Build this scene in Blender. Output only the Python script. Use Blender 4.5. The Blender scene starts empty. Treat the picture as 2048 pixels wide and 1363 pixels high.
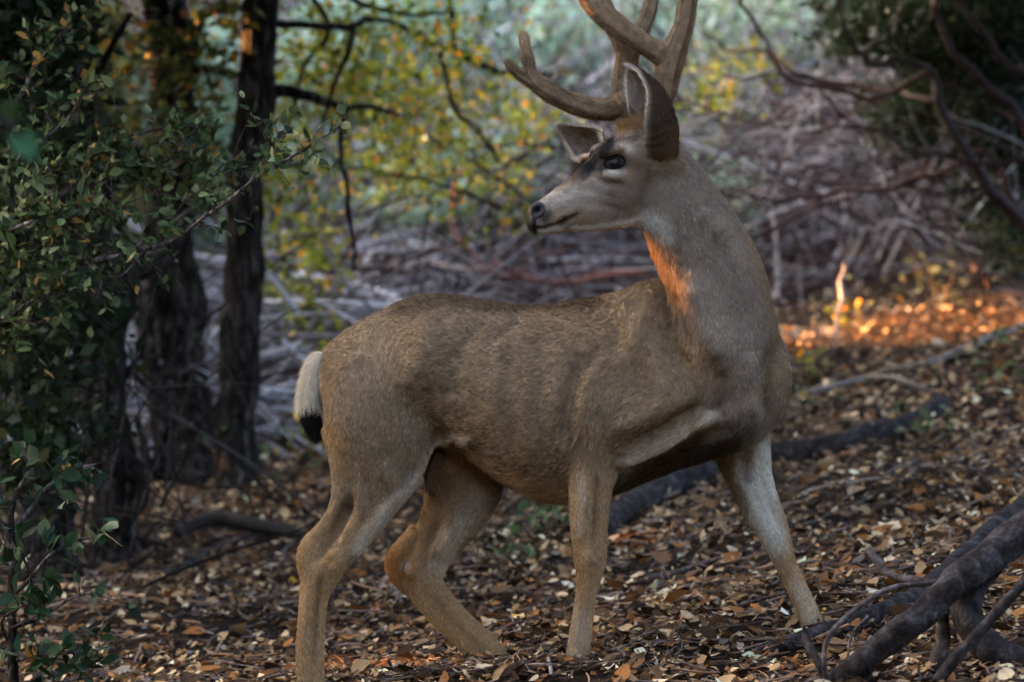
import bpy, math
import numpy as np
from mathutils import Vector
from mathutils.bvhtree import BVHTree

SKIP = set()
scene = bpy.context.scene
col = scene.collection
R = math.radians

# ---------------------------------------------------------------- camera
CAM_D, ZC, FPX = 10.0, 0.86, 7680.0          # camera stands 10 m from the deer; photo pixels per radian
cam_d = bpy.data.cameras.new('camera')
cam_d.sensor_width = 36.0
cam_d.lens = 135.0
cam_d.clip_end = 500.0
cam_d.dof.use_dof = True
cam_d.dof.focus_distance = 9.83
cam_d.dof.aperture_fstop = 2.6
cam_d.dof.aperture_blades = 9
cam = bpy.data.objects.new('camera', cam_d)
cam.location = (0, -CAM_D, ZC)
cam.rotation_euler = (R(90), 0, 0)
col.objects.link(cam)
scene.camera = cam

# ---------------------------------------------------------------- sky and sun
SUN_EL, SUN_AZ = R(14), R(158)               # azimuth of the sun, from +X towards +Y: low, to the left and a little behind
SUN = Vector((math.cos(SUN_EL) * math.cos(SUN_AZ), math.cos(SUN_EL) * math.sin(SUN_AZ), math.sin(SUN_EL)))
world = bpy.data.worlds.new('World')
scene.world = world
world.use_nodes = True
nt = world.node_tree
sky = nt.nodes.new('ShaderNodeTexSky')
sky.sky_type = 'NISHITA'
sky.sun_disc = False
sky.sun_elevation = SUN_EL
sky.sun_rotation = R(90) - SUN_AZ
sky.air_density = 0.55
sky.dust_density = 5.0
sky.ozone_density = 0.2
nt.nodes['Background'].inputs['Strength'].default_value = 0.15
nt.links.new(sky.outputs[0], nt.nodes['Background'].inputs['Color'])
sun_d = bpy.data.lights.new('sun', 'SUN')
sun_d.energy = 3.4
sun_d.angle = R(0.5)
sun_d.color = (1.0, 0.42, 0.13)
sun = bpy.data.objects.new('sun', sun_d)
sun.rotation_euler = (-SUN).to_track_quat('-Z', 'Y').to_euler()
sun.location = SUN * 60
col.objects.link(sun)

# ---------------------------------------------------------------- exposure and sampling
scene.view_settings.view_transform = 'Standard'
scene.view_settings.look = 'None'
scene.view_settings.gamma = 1.0
scene.view_settings.exposure = 4.8
scene.cycles.use_denoising = True
scene.cycles.max_bounces = 6
scene.cycles.diffuse_bounces = 3
scene.cycles.transparent_max_bounces = 4

# ---------------------------------------------------------------- helpers
rng = np.random.default_rng(7)

def at(u, v, y):
    """photo pixel (2048 wide) at depth y (0 = the deer) -> point in the place"""
    d = CAM_D + y
    return np.array([(u - 1024.0) / FPX * d, y, ZC - (v - 681.5) / FPX * d])

def project(P):
    d = CAM_D + P[:, 1]
    return 1024 + P[:, 0] / d * FPX, 681.5 - (P[:, 2] - ZC) / d * FPX

_lat = np.random.default_rng(3).random((32, 32, 32)).astype(np.float32)
def vnoise(P, freq):
    """smooth value noise 0..1 for an (n,3) array"""
    q = np.asarray(P, float) * freq
    i = np.floor(q).astype(int); f = q - i; f = f * f * (3 - 2 * f)
    out = 0
    for dx in (0, 1):
        for dy in (0, 1):
            for dz in (0, 1):
                w = (f[:, 0] if dx else 1 - f[:, 0]) * (f[:, 1] if dy else 1 - f[:, 1]) * (f[:, 2] if dz else 1 - f[:, 2])
                out = out + w * _lat[(i[:, 0] + dx) % 32, (i[:, 1] + dy) % 32, (i[:, 2] + dz) % 32]
    return out

def catmull(pts, k):
    """resample rows of an array along a Catmull-Rom spline, k steps per span"""
    p = np.asarray(pts, float)
    if len(p) < 2: return p
    e = np.vstack([2 * p[0] - p[1], p, 2 * p[-1] - p[-2]])
    out = []
    for i in range(1, len(e) - 2):
        t = np.linspace(0, 1, k, endpoint=False)[:, None]
        a, b, c, d = e[i - 1], e[i], e[i + 1], e[i + 2]
        out.append(0.5 * (2 * b + (c - a) * t + (2 * a - 5 * b + 4 * c - d) * t ** 2 + (3 * b - 3 * c + d - a) * t ** 3))
    out.append(p[-1:])
    return np.vstack(out)

class MB:
    """collects vertices, faces and a colour per vertex; build() links them as one mesh object"""
    def __init__(s): s.v = []; s.f3 = []; s.f4 = []; s.c = []; s.n = 0
    def add(s, V, F3=None, F4=None, C=None):
        V = np.asarray(V, np.float32).reshape(-1, 3)
        s.v.append(V)
        if F3 is not None and len(F3): s.f3.append(np.asarray(F3, np.int64) + s.n)
        if F4 is not None and len(F4): s.f4.append(np.asarray(F4, np.int64) + s.n)
        C = np.array([.5, .5, .5]) if C is None else np.asarray(C, np.float32)
        s.c.append(np.broadcast_to(C, (len(V), 3)))
        s.n += len(V)
    def mesh(s, name, mat, smooth=True):
        V = np.vstack(s.v).astype(np.float32)
        f3 = np.vstack(s.f3) if s.f3 else np.zeros((0, 3), np.int64)
        f4 = np.vstack(s.f4) if s.f4 else np.zeros((0, 4), np.int64)
        me = bpy.data.meshes.new(name)
        nl = len(f3) * 3 + len(f4) * 4; nf = len(f3) + len(f4)
        me.vertices.add(len(V)); me.vertices.foreach_set('co', V.ravel())
        me.loops.add(nl); me.loops.foreach_set('vertex_index', np.concatenate([f3.ravel(), f4.ravel()]).astype(np.int32))
        me.polygons.add(nf)
        tot = np.concatenate([np.full(len(f3), 3), np.full(len(f4), 4)]).astype(np.int32)
        st = np.concatenate([[0], np.cumsum(tot)[:-1]]).astype(np.int32)
        me.polygons.foreach_set('loop_start', st)
        me.polygons.foreach_set('use_smooth', np.full(nf, smooth))
        me.update(calc_edges=True); me.validate()
        ca = me.color_attributes.new('col', 'FLOAT_COLOR', 'POINT')
        ca.data.foreach_set('color', np.hstack([np.vstack(s.c), np.ones((len(V), 1))]).astype(np.float32).ravel())
        if mat: me.materials.append(mat)
        return me
    def build(s, name, mat, parent=None, smooth=True):
        return obj(name, s.mesh(name, mat, smooth), parent)

def obj(name, data, parent=None):
    o = bpy.data.objects.new(name, data); col.objects.link(o)
    if parent is not None:
        o.parent = parent
        o.matrix_parent_inverse = parent.matrix_basis.inverted()
    return o

def thing(name, label, cat, loc=(0, 0, 0), group=None):
    o = bpy.data.objects.new(name, None); col.objects.link(o)
    o.location = loc; o.empty_display_size = .1
    return tag(o, label, cat, group)

def tag(o, label=None, cat=None, group=None, kind=None):
    if label: o['label'] = label
    if cat: o['category'] = cat
    if group: o['group'] = group
    if kind: o['kind'] = kind
    return o

def frames(P):
    T = np.gradient(P, axis=0); T /= np.linalg.norm(T, axis=1)[:, None] + 1e-12
    up = np.array([0, 1, 0.0]) if abs(T[:, 1]).max() < .9 else np.array([.3, .1, .95])
    A = np.cross(T, up); A /= np.linalg.norm(A, axis=1)[:, None] + 1e-9
    B = np.cross(A, T)
    return T, A, B

def tube(P, ra, rb=None, n=12, cap=True, prof=None):
    """tube round a polyline; ra across (in the picture plane), rb in depth; returns V, F3, F4"""
    P = np.asarray(P, float); m = len(P)
    ra = np.broadcast_to(np.asarray(ra, float), m); rb = ra if rb is None else np.broadcast_to(np.asarray(rb, float), m)
    T, A, B = frames(P)
    th = np.linspace(0, 2 * math.pi, n, endpoint=False)
    V = P[:, None] + (ra[:, None] * np.cos(th))[..., None] * A[:, None] + (rb[:, None] * np.sin(th))[..., None] * B[:, None]
    V = V.reshape(-1, 3)
    i, j = np.meshgrid(np.arange(m - 1), np.arange(n), indexing='ij')
    a = i * n + j; b = i * n + (j + 1) % n
    F4 = np.stack([a, b, b + n, a + n], -1).reshape(-1, 4)
    F3 = []
    if cap:
        c0, c1 = len(V), len(V) + 1
        V = np.vstack([V, P[0] - T[0] * ra[0] * .35, P[-1] + T[-1] * ra[-1] * .35])
        for k in range(n):
            F3.append((c0, (k + 1) % n, k)); F3.append((c1, (m - 1) * n + k, (m - 1) * n + (k + 1) % n))
    return V, F3, F4

# ---------------------------------------------------------------- materials
class NT:
    def __init__(s, name):
        s.m = bpy.data.materials.new(name); s.m.use_nodes = True
        s.t = s.m.node_tree; s.p = s.t.nodes['Principled BSDF']; s.out = s.t.nodes['Material Output']
    def n(s, typ, **kw):
        x = s.t.nodes.new(typ)
        for k, v in kw.items():
            if k in x.inputs: x.inputs[k].default_value = v
            else: setattr(x, k, v)
        return x
    def l(s, a, b): s.t.links.new(a, b)
    def ramp(s, fac, stops):
        r = s.t.nodes.new('ShaderNodeValToRGB'); e = r.color_ramp.elements
        while len(e) < len(stops): e.new(.5)
        for k, (pos, c) in enumerate(stops): e[k].position = pos; e[k].color = (*c, 1)
        s.l(fac, r.inputs[0]); return r.outputs[0]
    def mix(s, fac, a, b, mode='MIX'):
        m = s.t.nodes.new('ShaderNodeMix'); m.data_type = 'RGBA'; m.blend_type = mode
        for sock, v in ((m.inputs[0], fac), (m.inputs[6], a), (m.inputs[7], b)):
            if hasattr(v, 'node'): s.l(v, sock)
            elif isinstance(v, (int, float)): sock.default_value = v
            else: sock.default_value = (*v, 1)
        return m.outputs[2]
    def bump(s, h, strength, dist, normal=None):
        b = s.n('ShaderNodeBump', Strength=strength, Distance=dist); s.l(h, b.inputs['Height'])
        if normal is not None: s.l(normal, b.inputs['Normal'])
        s.l(b.outputs[0], s.p.inputs['Normal']); return b.outputs[0]

def coords(m, scale=(1, 1, 1), kind='Object'):
    tc = m.n('ShaderNodeTexCoord'); mp = m.n('ShaderNodeMapping'); mp.inputs['Scale'].default_value = scale
    m.l(tc.outputs[kind], mp.inputs[0]); return mp.outputs[0]

def mat_soil():
    m = NT('soil'); co = coords(m)
    a = m.n('ShaderNodeTexNoise', Scale=6.0, Detail=9.0, Roughness=.7); m.l(co, a.inputs['Vector'])
    b = m.n('ShaderNodeTexNoise', Scale=90.0, Detail=5.0, Roughness=.7); m.l(co, b.inputs['Vector'])
    c = m.ramp(a.outputs[0], [(.3, (.010, .007, .005)), (.55, (.024, .016, .011)), (.75, (.05, .034, .023))])
    c = m.mix(.5, c, m.ramp(b.outputs[0], [(.35, (.008, .006, .005)), (.6, (.036, .025, .018)), (.8, (.10, .07, .05))]))
    m.l(c, m.p.inputs['Base Color']); m.p.inputs['Roughness'].default_value = .95; m.p.inputs['Specular IOR Level'].default_value = .03
    m.bump(b.outputs[0], .8, .02); return m.m

def mat_bark(name, dark, mid, light, sx=1, rough=.9, lichen=None):
    m = NT(name); co = coords(m, (14 * sx, 14 * sx, 3.2 * sx))
    a = m.n('ShaderNodeTexNoise', Scale=1.6, Detail=8.0, Roughness=.65); m.l(co, a.inputs['Vector'])
    vo = m.n('ShaderNodeTexVoronoi', Scale=1.3, feature='DISTANCE_TO_EDGE')
    w = m.mix(.25, co, a.outputs[1]); m.l(w, vo.inputs['Vector'])
    base = m.ramp(a.outputs[0], [(.32, dark), (.5, mid), (.66, light)])
    crack = m.ramp(vo.outputs[0], [(.0, (.25, .22, .2)), (.16, (1, 1, 1))])
    c = m.mix(1.0, base, crack, 'MULTIPLY')
    big = m.n('ShaderNodeTexNoise', Scale=5.0, Detail=5.0); m.l(coords(m), big.inputs['Vector'])
    if lichen:
        c = m.mix(m.ramp(big.outputs[0], [(.55, (0, 0, 0)), (.68, (1, 1, 1))]), c, lichen)
    at_ = m.n('ShaderNodeAttribute', attribute_name='col')
    c = m.mix(1.0, c, at_.outputs[0], 'MULTIPLY')
    m.l(c, m.p.inputs['Base Color']); m.p.inputs['Roughness'].default_value = rough; m.p.inputs['Specular IOR Level'].default_value = .06
    h = m.n('ShaderNodeMath', operation='ADD'); m.l(a.outputs[0], h.inputs[0])
    r2 = m.ramp(vo.outputs[0], [(0, (0, 0, 0)), (.25, (1, 1, 1))]); m.l(r2, h.inputs[1])
    m.bump(h.outputs[0], .9, .012); return m.m

def mat_leaf(name, trans=.3, rough=.5, spec=.12):
    m = NT(name)
    a = m.n('ShaderNodeAttribute', attribute_name='col')
    n1 = m.n('ShaderNodeTexNoise', Scale=60.0, Detail=3.0); m.l(coords(m), n1.inputs['Vector'])
    c = m.mix(1.0, a.outputs[0], m.ramp(n1.outputs[0], [(.3, (.72, .70, .68)), (.6, (1.05, 1.05, 1.0))]), 'MULTIPLY')
    m.l(c, m.p.inputs['Base Color']); m.p.inputs['Roughness'].default_value = rough
    m.p.inputs['Specular IOR Level'].default_value = spec
    if trans > 0:
        t = m.n('ShaderNodeBsdfTranslucent'); m.l(c, t.inputs[0])
        mx = m.n('ShaderNodeMixShader', Fac=trans)
        m.l(m.p.outputs[0], mx.inputs[1]); m.l(t.outputs[0], mx.inputs[2]); m.l(mx.outputs[0], m.out.inputs[0])
    return m.m

def mat_attr(name, rough=.8, spec=.3, sheen=0.0, bump=None):
    m = NT(name); a = m.n('ShaderNodeAttribute', attribute_name='col'); c = a.outputs[0]
    if bump:
        n1 = m.n('ShaderNodeTexNoise', Scale=bump[0], Detail=4.0, Roughness=.7); m.l(coords(m), n1.inputs['Vector'])
        c = m.mix(1.0, c, m.ramp(n1.outputs[0], [(.3, (.6, .58, .55)), (.65, (1.1, 1.1, 1.1))]), 'MULTIPLY')
        m.bump(n1.outputs[0], bump[1], bump[2])
    m.l(c, m.p.inputs['Base Color']); m.p.inputs['Roughness'].default_value = rough
    m.p.inputs['Specular IOR Level'].default_value = spec
    if sheen: m.p.inputs['Sheen Weight'].default_value = sheen; m.p.inputs['Sheen Roughness'].default_value = .5
    return m.m

M = {}
M['soil'] = mat_soil()
M['oak_bark'] = mat_bark('oak_bark', (.005, .004, .0035), (.015, .0125, .011), (.075, .067, .06), 1.7)  # darkened below the bark's own tone; the trunks' shade is in the colour
M['grey_bark'] = mat_bark('grey_bark', (.02, .018, .018), (.06, .055, .055), (.15, .14, .14), 2.0)
M['root_bark'] = mat_bark('root_bark', (.016, .013, .012), (.04, .033, .03), (.10, .09, .085), 5.0)
def mat_root():
    m = NT('root_bark'); co = coords(m)
    a = m.n('ShaderNodeTexNoise', Scale=22.0, Detail=10.0, Roughness=.72, Distortion=.4); m.l(co, a.inputs['Vector'])
    b = m.n('ShaderNodeTexNoise', Scale=95.0, Detail=6.0, Roughness=.75); m.l(co, b.inputs['Vector'])
    c = m.ramp(a.outputs[0], [(.36, (.010, .008, .008)), (.52, (.034, .029, .028)), (.62, (.065, .06, .062)), (.72, (.16, .155, .16))])
    c = m.mix(1.0, c, m.ramp(b.outputs[0], [(.3, (.45, .43, .42)), (.62, (1.25, 1.25, 1.25))]), 'MULTIPLY')
    at_ = m.n('ShaderNodeAttribute', attribute_name='col'); c = m.mix(1.0, c, at_.outputs[0], 'MULTIPLY')
    m.l(c, m.p.inputs['Base Color']); m.p.inputs['Roughness'].default_value = .92; m.p.inputs['Specular IOR Level'].default_value = .05
    n1 = m.bump(a.outputs[0], .6, .012); m.bump(b.outputs[0], .7, .006, n1); return m.m
M['root_bark'] = mat_root()
M['wood'] = mat_attr('weathered_wood', .9, .06, 0, (40.0, .5, .01))
M['red_bark'] = mat_attr('manzanita_bark', .6, .12, 0, (25.0, .3, .005))
M['litter'] = mat_leaf('dead_leaf', .12, .6, .06)
M['leaf'] = mat_leaf('green_leaf', .32, .42)
M['far_leaf'] = mat_leaf('far_leaf', .42, .5)
M['coat'] = mat_attr('deer_coat', .9, .03, 0)
M['fur'] = mat_attr('deer_fur', .85, .03, 0)
M['velvet'] = mat_attr('velvet', .9, .04, .05, (160.0, .5, .003))
M['hoof'] = mat_attr('hoof_horn', .4, .4, 0, (80.0, .3, .003))
m = NT('wet_nose'); m.p.inputs['Roughness'].default_value = .42; m.p.inputs['Specular IOR Level'].default_value = .22
v_ = m.n('ShaderNodeTexVoronoi', Scale=520.0); m.l(coords(m), v_.inputs['Vector'])
m.l(m.ramp(v_.outputs[0], [(0, (.022, .018, .018)), (.8, (.008, .007, .007))]), m.p.inputs['Base Color'])
m.bump(v_.outputs[0], .18, .001); M['nose'] = m.m
m = NT('eyeball'); m.p.inputs['Roughness'].default_value = .06
e_ = m.n('ShaderNodeTexNoise', Scale=50.0); m.l(coords(m), e_.inputs['Vector'])
m.l(m.ramp(e_.outputs[0], [(0, (.004, .004, .006)), (1, (.012, .009, .008))]), m.p.inputs['Base Color'])
m.p.inputs['Specular IOR Level'].default_value = .12; m.p.inputs['Roughness'].default_value = .1; M['eye'] = m.m
# ---------------------------------------------------------------- ground
HOOF = {'right_hind': (622, 1398, -.03), 'left_hind': (1020, 1338, .17), 'right_front': (1150, 1343, -.15), 'left_front': (1640, 1276, -.01)}
HP = [at(*h) for h in HOOF.values()]

def ground0(x, y):
    x = np.asarray(x, float); y = np.asarray(y, float)
    z = .13 * x + .117 * y
    s = np.maximum(0, y - 7.0); z = z + .27 * s * s / (s + 2.0)
    r = np.maximum(0, x - 1.2); z = z + .06 * r * r / (r + .6) * np.clip((y - 1.0) / 3, 0, 1)
    P = np.stack([x.ravel(), y.ravel(), np.zeros(x.size)], 1)
    n = (vnoise(P + 11.3, .55) - .5) * .22 + (vnoise(P + 4.1, 1.9) - .5) * .07 + (vnoise(P + 7.7, 6.0) - .5) * .025
    return z + n.reshape(x.shape)

_hx = np.array([[p[0], p[1]] for p in HP])
_hd = np.array([p[2] for p in HP]) + .022 - ground0(_hx[:, 0], _hx[:, 1])
_K = np.exp(-((_hx[:, None] - _hx[None]) ** 2).sum(-1) / (2 * .28 ** 2))
_hw = np.linalg.solve(_K, _hd)

def ground(x, y):
    x = np.asarray(x, float); y = np.asarray(y, float)
    z = ground0(x, y)
    for (hx, hy), w in zip(_hx, _hw):
        z = z + w * np.exp(-((x - hx) ** 2 + (y - hy) ** 2) / (2 * .28 ** 2))
    return z

def make_ground():
    def axis(lo, hi, dlo, dhi, fine, coarse):
        a = np.arange(dlo, dhi, fine)
        l = dlo - np.cumsum(np.geomspace(fine, coarse, 60)); l = l[l > lo]
        h = dhi + np.cumsum(np.geomspace(fine, coarse, 60)); h = h[h < hi]
        return np.concatenate([l[::-1], a, h])
    X = axis(-130, 130, -2.2, 3.0, .04, 9); Y = axis(-40, 150, -1.6, 7.5, .04, 9)
    gx, gy = np.meshgrid(X, Y, indexing='ij')
    V = np.stack([gx, gy, ground(gx, gy)], -1).reshape(-1, 3)
    i, j = np.meshgrid(np.arange(len(X) - 1), np.arange(len(Y) - 1), indexing='ij')
    a = i * len(Y) + j
    b = MB(); b.add(V, F4=np.stack([a, a + len(Y), a + len(Y) + 1, a + 1], -1).reshape(-1, 4), C=(.05, .04, .03))
    return tag(b.build('ground', M['soil']), kind='structure')
GROUND = make_ground()
# ---------------------------------------------------------------- plants: shared pieces
def gpt(u, v, lift=0.0):
    """where the line of sight through a photo pixel meets the ground"""
    y = np.arange(-2.5, 40, .02)
    d = CAM_D + y
    X = (u - 1024.0) / FPX * d; Z = ZC - (v - 681.5) / FPX * d
    k = np.nonzero(Z < ground(X, y))[0]
    k = k[0] if len(k) else len(y) - 1
    return np.array([X[k], y[k], float(ground(X[k:k + 1], y[k:k + 1])[0]) + lift])

# spots that the low sun reaches through gaps in the oaks on the left: point, half width of the gap
GAPS = [(at(1312, 530, -.25), .085), (at(1335, 575, -.25), .05), (at(1150, -10, -.33), .05), (at(780, 1135, .16), .03), (gpt(790, 1340), .09), (gpt(690, 1335), .07), (gpt(870, 1352), .05),
        (at(437, 890, 4.0), .05), (at(300, 120, 4.6), .11), (at(300, 455, 4.6), .045), (at(185, 985, 3.0), .06), (at(1140, 1290, -.15), .03),
        (at(1050, 120, -.28), .012), (gpt(1120, 1060), .03), (gpt(1290, 1085), .06), (gpt(650, 985), .05)]
GAPS += [(gpt(u, v), .22) for u, v in ((1790, 680), (1860, 668), (1940, 652), (2030, 634), (2060, 605), (1970, 620))]
GAPS += [(at(u, v, y), r) for u, v, y, r in ((820, 60, 5, .05), (560, 450, 4.4, .05), (420, 60, 4.0, .08), (150, 160, 3, .05), (700, 470, 5.5, .04), (900, 130, 5.2, .04), (620, 20, 5, .06))]
_sun = np.array(SUN)

def shade(P, pad=1.0):
    """True where a leaf may hang: outside the sun gaps"""
    ok = np.ones(len(P), bool)
    for g, r in GAPS:
        d = P - g; t = d @ _sun
        dist = np.linalg.norm(d - t[:, None] * _sun, axis=1)
        ok &= ~((dist < r * pad) & (t > .15))
    return ok

def rot_frames(n, g, flat=.0, up=None):
    """random leaf frames; flat pulls their normals towards up"""
    a = g.normal(size=(n, 3)); a /= np.linalg.norm(a, axis=1)[:, None]
    if flat: a = a + np.array([0, 0, flat]); a /= np.linalg.norm(a, axis=1)[:, None]
    t = g.normal(size=(n, 3)); t -= a * (a * t).sum(1)[:, None]; t /= np.linalg.norm(t, axis=1)[:, None]
    return t, np.cross(a, t), a

def leaf_shape(kind, g):
    """a leaf as an 11 vertex sheet: lengthwise x 0..1, across y, bent in z"""
    st = [0, .16, .4, .7, 1]
    wid = {'oval': [.02, .17, .26, .19, .0], 'slim': [.02, .10, .16, .12, .0], 'toothed': [.03, .20, .28, .18, .01], 'round': [.05, .27, .36, .27, .02]}[kind]
    curl, fold, tw = g.uniform(-.35, .5), g.uniform(-.1, .35), g.uniform(-.5, .5)
    V = []
    for x, w in zip(st, wid):
        for s in (-1, 0, 1):
            ww = w * (1 + g.uniform(-.18, .18)); y = s * ww
            V.append((x - .5, y + .04 * math.sin(3 * x), curl * (x - .5) ** 2 * 1.4 + fold * abs(y) + tw * y * (x - .5) + (g.uniform(-.03, .03) if s else 0)))
    F = []
    for i in range(4):
        for j in range(2): a = i * 3 + j; F.append((a, a + 3, a + 4, a + 1))
    return np.array(V), np.array(F)

def leaves_mesh(b, P, frames_, size, cols, shapes, g):
    """add many leaves to a mesh builder"""
    T, S, N = frames_; k = g.integers(0, len(shapes), len(P))
    for q, (SV, SF) in enumerate(shapes):
        m_ = np.nonzero(k == q)[0]
        if not len(m_): continue
        V = P[m_, None] + size[m_, None, None] * (SV[None, :, 0:1] * T[m_, None] + SV[None, :, 1:2] * S[m_, None] + SV[None, :, 2:3] * N[m_, None])
        nv = len(SV); F = SF[None] + (np.arange(len(m_)) * nv)[:, None, None]
        b.add(V.reshape(-1, 3), F4=F.reshape(-1, 4), C=np.repeat(cols[m_], nv, 0))

FAR = [(np.array([(-.5, 0, 0), (0, -.27, .07), (.5, 0, -.04), (0, .27, .07)]), np.array([(0, 1, 2, 3)]))]

def pick(pal, n, g, var=.22):
    w = np.array([p[0] for p in pal], float); c = np.array([p[1] for p in pal])
    return np.clip(c[g.choice(len(pal), n, p=w / w.sum())] * np.exp(g.normal(0, var, (n, 1))), 0, .8)

def clumps(n, cen, rad, k, spread, g):
    """points in k clumps inside an ellipsoid"""
    c = g.normal(size=(k, 3)); c *= (g.random((k, 1)) ** (1 / 3.)) / np.linalg.norm(c, axis=1)[:, None]
    c = np.asarray(cen) + c * np.asarray(rad)
    return c[g.integers(0, k, n)] + g.normal(0, spread, (n, 3))

def one_leaf(name, P, fr, size, mesh, parent):
    o = bpy.data.objects.new(name, mesh); col.objects.link(o); o.parent = parent
    from mathutils import Matrix
    T, S, N = fr
    o.matrix_parent_inverse = PINV[parent.name]
    o.matrix_basis = Matrix(((*(T * size)[:1], *(S * size)[:1], *(N * size)[:1], P[0]), (T[1] * size, S[1] * size, N[1] * size, P[1]), (T[2] * size, S[2] * size, N[2] * size, P[2]), (0, 0, 0, 1)))
    return o
PINV = {}

def branch(rows, parent=None, name='branch', mat='grey_bark', n=8, k=5, colr=(1, 1, 1), wob=.0, seed=0):
    """bent branch through (u, v, y, radius px)"""
    r = catmull(rows, k); P = np.array([at(*q[:3]) for q in r]); ra = np.maximum(r[:, 3], .6) * (CAM_D + P[:, 1]) / FPX
    if wob: P += np.stack([vnoise(P + 9.1 * i + seed, 7) - .5 for i in range(3)], 1) * wob + np.stack([vnoise(P + 5.1 * i + seed, 22) - .5 for i in range(3)], 1) * wob * .35
    V, f3, f4 = tube(P, ra, ra, n)
    b = MB(); b.add(V, f3, f4, C=colr)
    return b, P, ra

def knobbly(b, amp, f1, f2):
    V = b.v[0].astype(float); P = V
    c = vnoise(P, f1) - .5; d = vnoise(P + 3, f2) - .5
    ctr = laplace_line(V)
    N = V - ctr; N /= np.linalg.norm(N, axis=1)[:, None] + 1e-9
    b.v[0] = (V + N * (amp * (1.4 * c + .8 * d))[:, None]).astype(np.float32); return b

def laplace_line(V):
    """centre of each ring of a tube (rings of equal count, two cap points at the end)"""
    n = KN['n']; m_ = (len(V) - 2) // n
    c = V[:m_ * n].reshape(m_, n, 3).mean(1)
    return np.vstack([np.repeat(c, n, 0), c[:1], c[-1:]])
KN = {'n': 24}

# ---------------------------------------------------------------- trees on the left
def trunk_part(rows, parent, name, mat, amp=.012, n=24, k=10, colr=(1, 1, 1)):
    b, P, ra = branch(rows, n=n, k=k, colr=colr, wob=.03); KN['n'] = n
    knobbly(b, amp, 9, 26); return b.build(name, M[mat], parent)

OLIVE = [(5, (.045, .06, .018)), (4, (.095, .10, .02)), (3, (.03, .045, .02)), (1.6, (.22, .18, .025)), (.8, (.40, .17, .02))]
GREEN = [(5, (.05, .08, .03)), (4, (.09, .12, .05)), (3, (.025, .042, .018)), (1.5, (.17, .19, .09)), (.4, (.28, .16, .04))]
DARKG = [(5, (.013, .023, .012)), (3, (.022, .034, .017)), (1, (.045, .05, .02))]  # greens darkened so the edges look shaded; shade is in the colour
PALE = [(1.6, (.48, .60, .50)), (5, (.22, .34, .25)), (4, (.30, .43, .34)), (2.5, (.12, .20, .13)), (2.2, (.19, .24, .08)), (.5, (.28, .26, .24)), (.3, (.32, .20, .04))]  # brightened pale greens; the lightest tone stands for glints on leaves
YELLOW = [(5, (.17, .20, .02)), (4, (.27, .27, .03)), (3, (.08, .11, .025)), (1.1, (.50, .32, .03)), (.6, (.50, .20, .02))]

def crown(parent, seed, blobs, pal, size, sheds=True, name='crown', mat='far_leaf', clear=False):
    """blobs: (centre, radii, leaves, clumps, clump spread)"""
    g = np.random.default_rng(seed); b = MB()
    for cen, rad, n, kc, sp in blobs:
        P = clumps(n, cen, rad, kc, sp, g)
        P = P[P[:, 2] > ground(P[:, 0], P[:, 1]) + .05]
        if sheds: P = P[shade(P)]
        if clear: P = P[np.abs(P[:, 0]) > (CAM_D + P[:, 1]) * .1334 + .16]      # keeps the added crowns out of the camera's view
        leaves_mesh(b, P, rot_frames(len(P), g, .6), size * g.uniform(.6, 1.3, len(P)), pick(pal, len(P), g), FAR, g)
    return tag(b.build(name, M[mat], parent), kind='stuff')

def limb(parent, rows, mat='oak_bark', name='limb', n=10, colr=(1, 1, 1), wob=.03):
    b, P, ra = branch(rows, n=n, k=6, colr=colr, wob=wob, seed=len(rows)); return b.build(name, M[mat], parent)

def uvblob(u, v, y, ru, rv, ry, n, kc, sp):
    d = CAM_D + y
    return (at(u, v, y), (ru * d / FPX, ry, rv * d / FPX), n, kc, sp)

def added_side_oaks():  # unseen oaks added beside the view to darken its edges
    for k, (x, y, lab) in enumerate(((-2.65, -2.3, 'unseen oak added front left to shade the left edge'), (2.7, -2.6, 'unseen oak added front right to shade the right edge'), (-2.15, -5.0, 'unseen oak added left of the camera to block front light'), (2.2, -5.6, 'unseen oak added right of the camera to block front light'))):
        z0 = float(ground(np.array([x]), np.array([y]))[0]); t = thing('oak_tree', lab, 'tree', (x, y, z0))
        P = catmull(np.array([[x, y, z0 - .2], [x + .1, y, z0 + 1], [x - .1, y + .1, z0 + 2.2], [x, y, z0 + 3.6]]), 5)
        V, f3, f4 = tube(P, np.linspace(.2, .07, len(P)), None, 12); b = MB(); b.add(V, f3, f4, C=(1, 1, 1)); b.build('trunk', M['oak_bark'], t)
        crown(t, 150 + k, [((x, y, z0 + 2.6), (1.35, 1.8, 2.2), 13000, 260, .18)], OLIVE, .13, clear=True)

def added_rear_oaks():
    # unseen oaks added behind the camera to block low sky light from the front
    for k, (x, y) in enumerate(((-9, -13.5), (-5.4, -15), (-1.8, -16), (1.8, -16), (5.4, -15), (9, -13.5))):
        z0 = float(ground(np.array([x]), np.array([y]))[0]); t = thing('oak_tree', 'unseen tall oak added behind the camera to block low sky light', 'tree', (x, y, z0), 'added oaks behind the camera')
        P = catmull(np.array([[x, y, z0 - .2], [x + .2, y, z0 + 2], [x - .1, y + .1, z0 + 4], [x, y, z0 + 7]]), 5)
        V, f3, f4 = tube(P, np.linspace(.3, .1, len(P)), None, 12); b = MB(); b.add(V, f3, f4, C=(1, 1, 1)); b.build('trunk', M['oak_bark'], t)
        crown(t, 170 + k, [((x, y, z0 + 4.6), (2.2, 2.0, 4.2), 7000, 300, .3)], OLIVE, .32, sheds=False)

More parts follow.
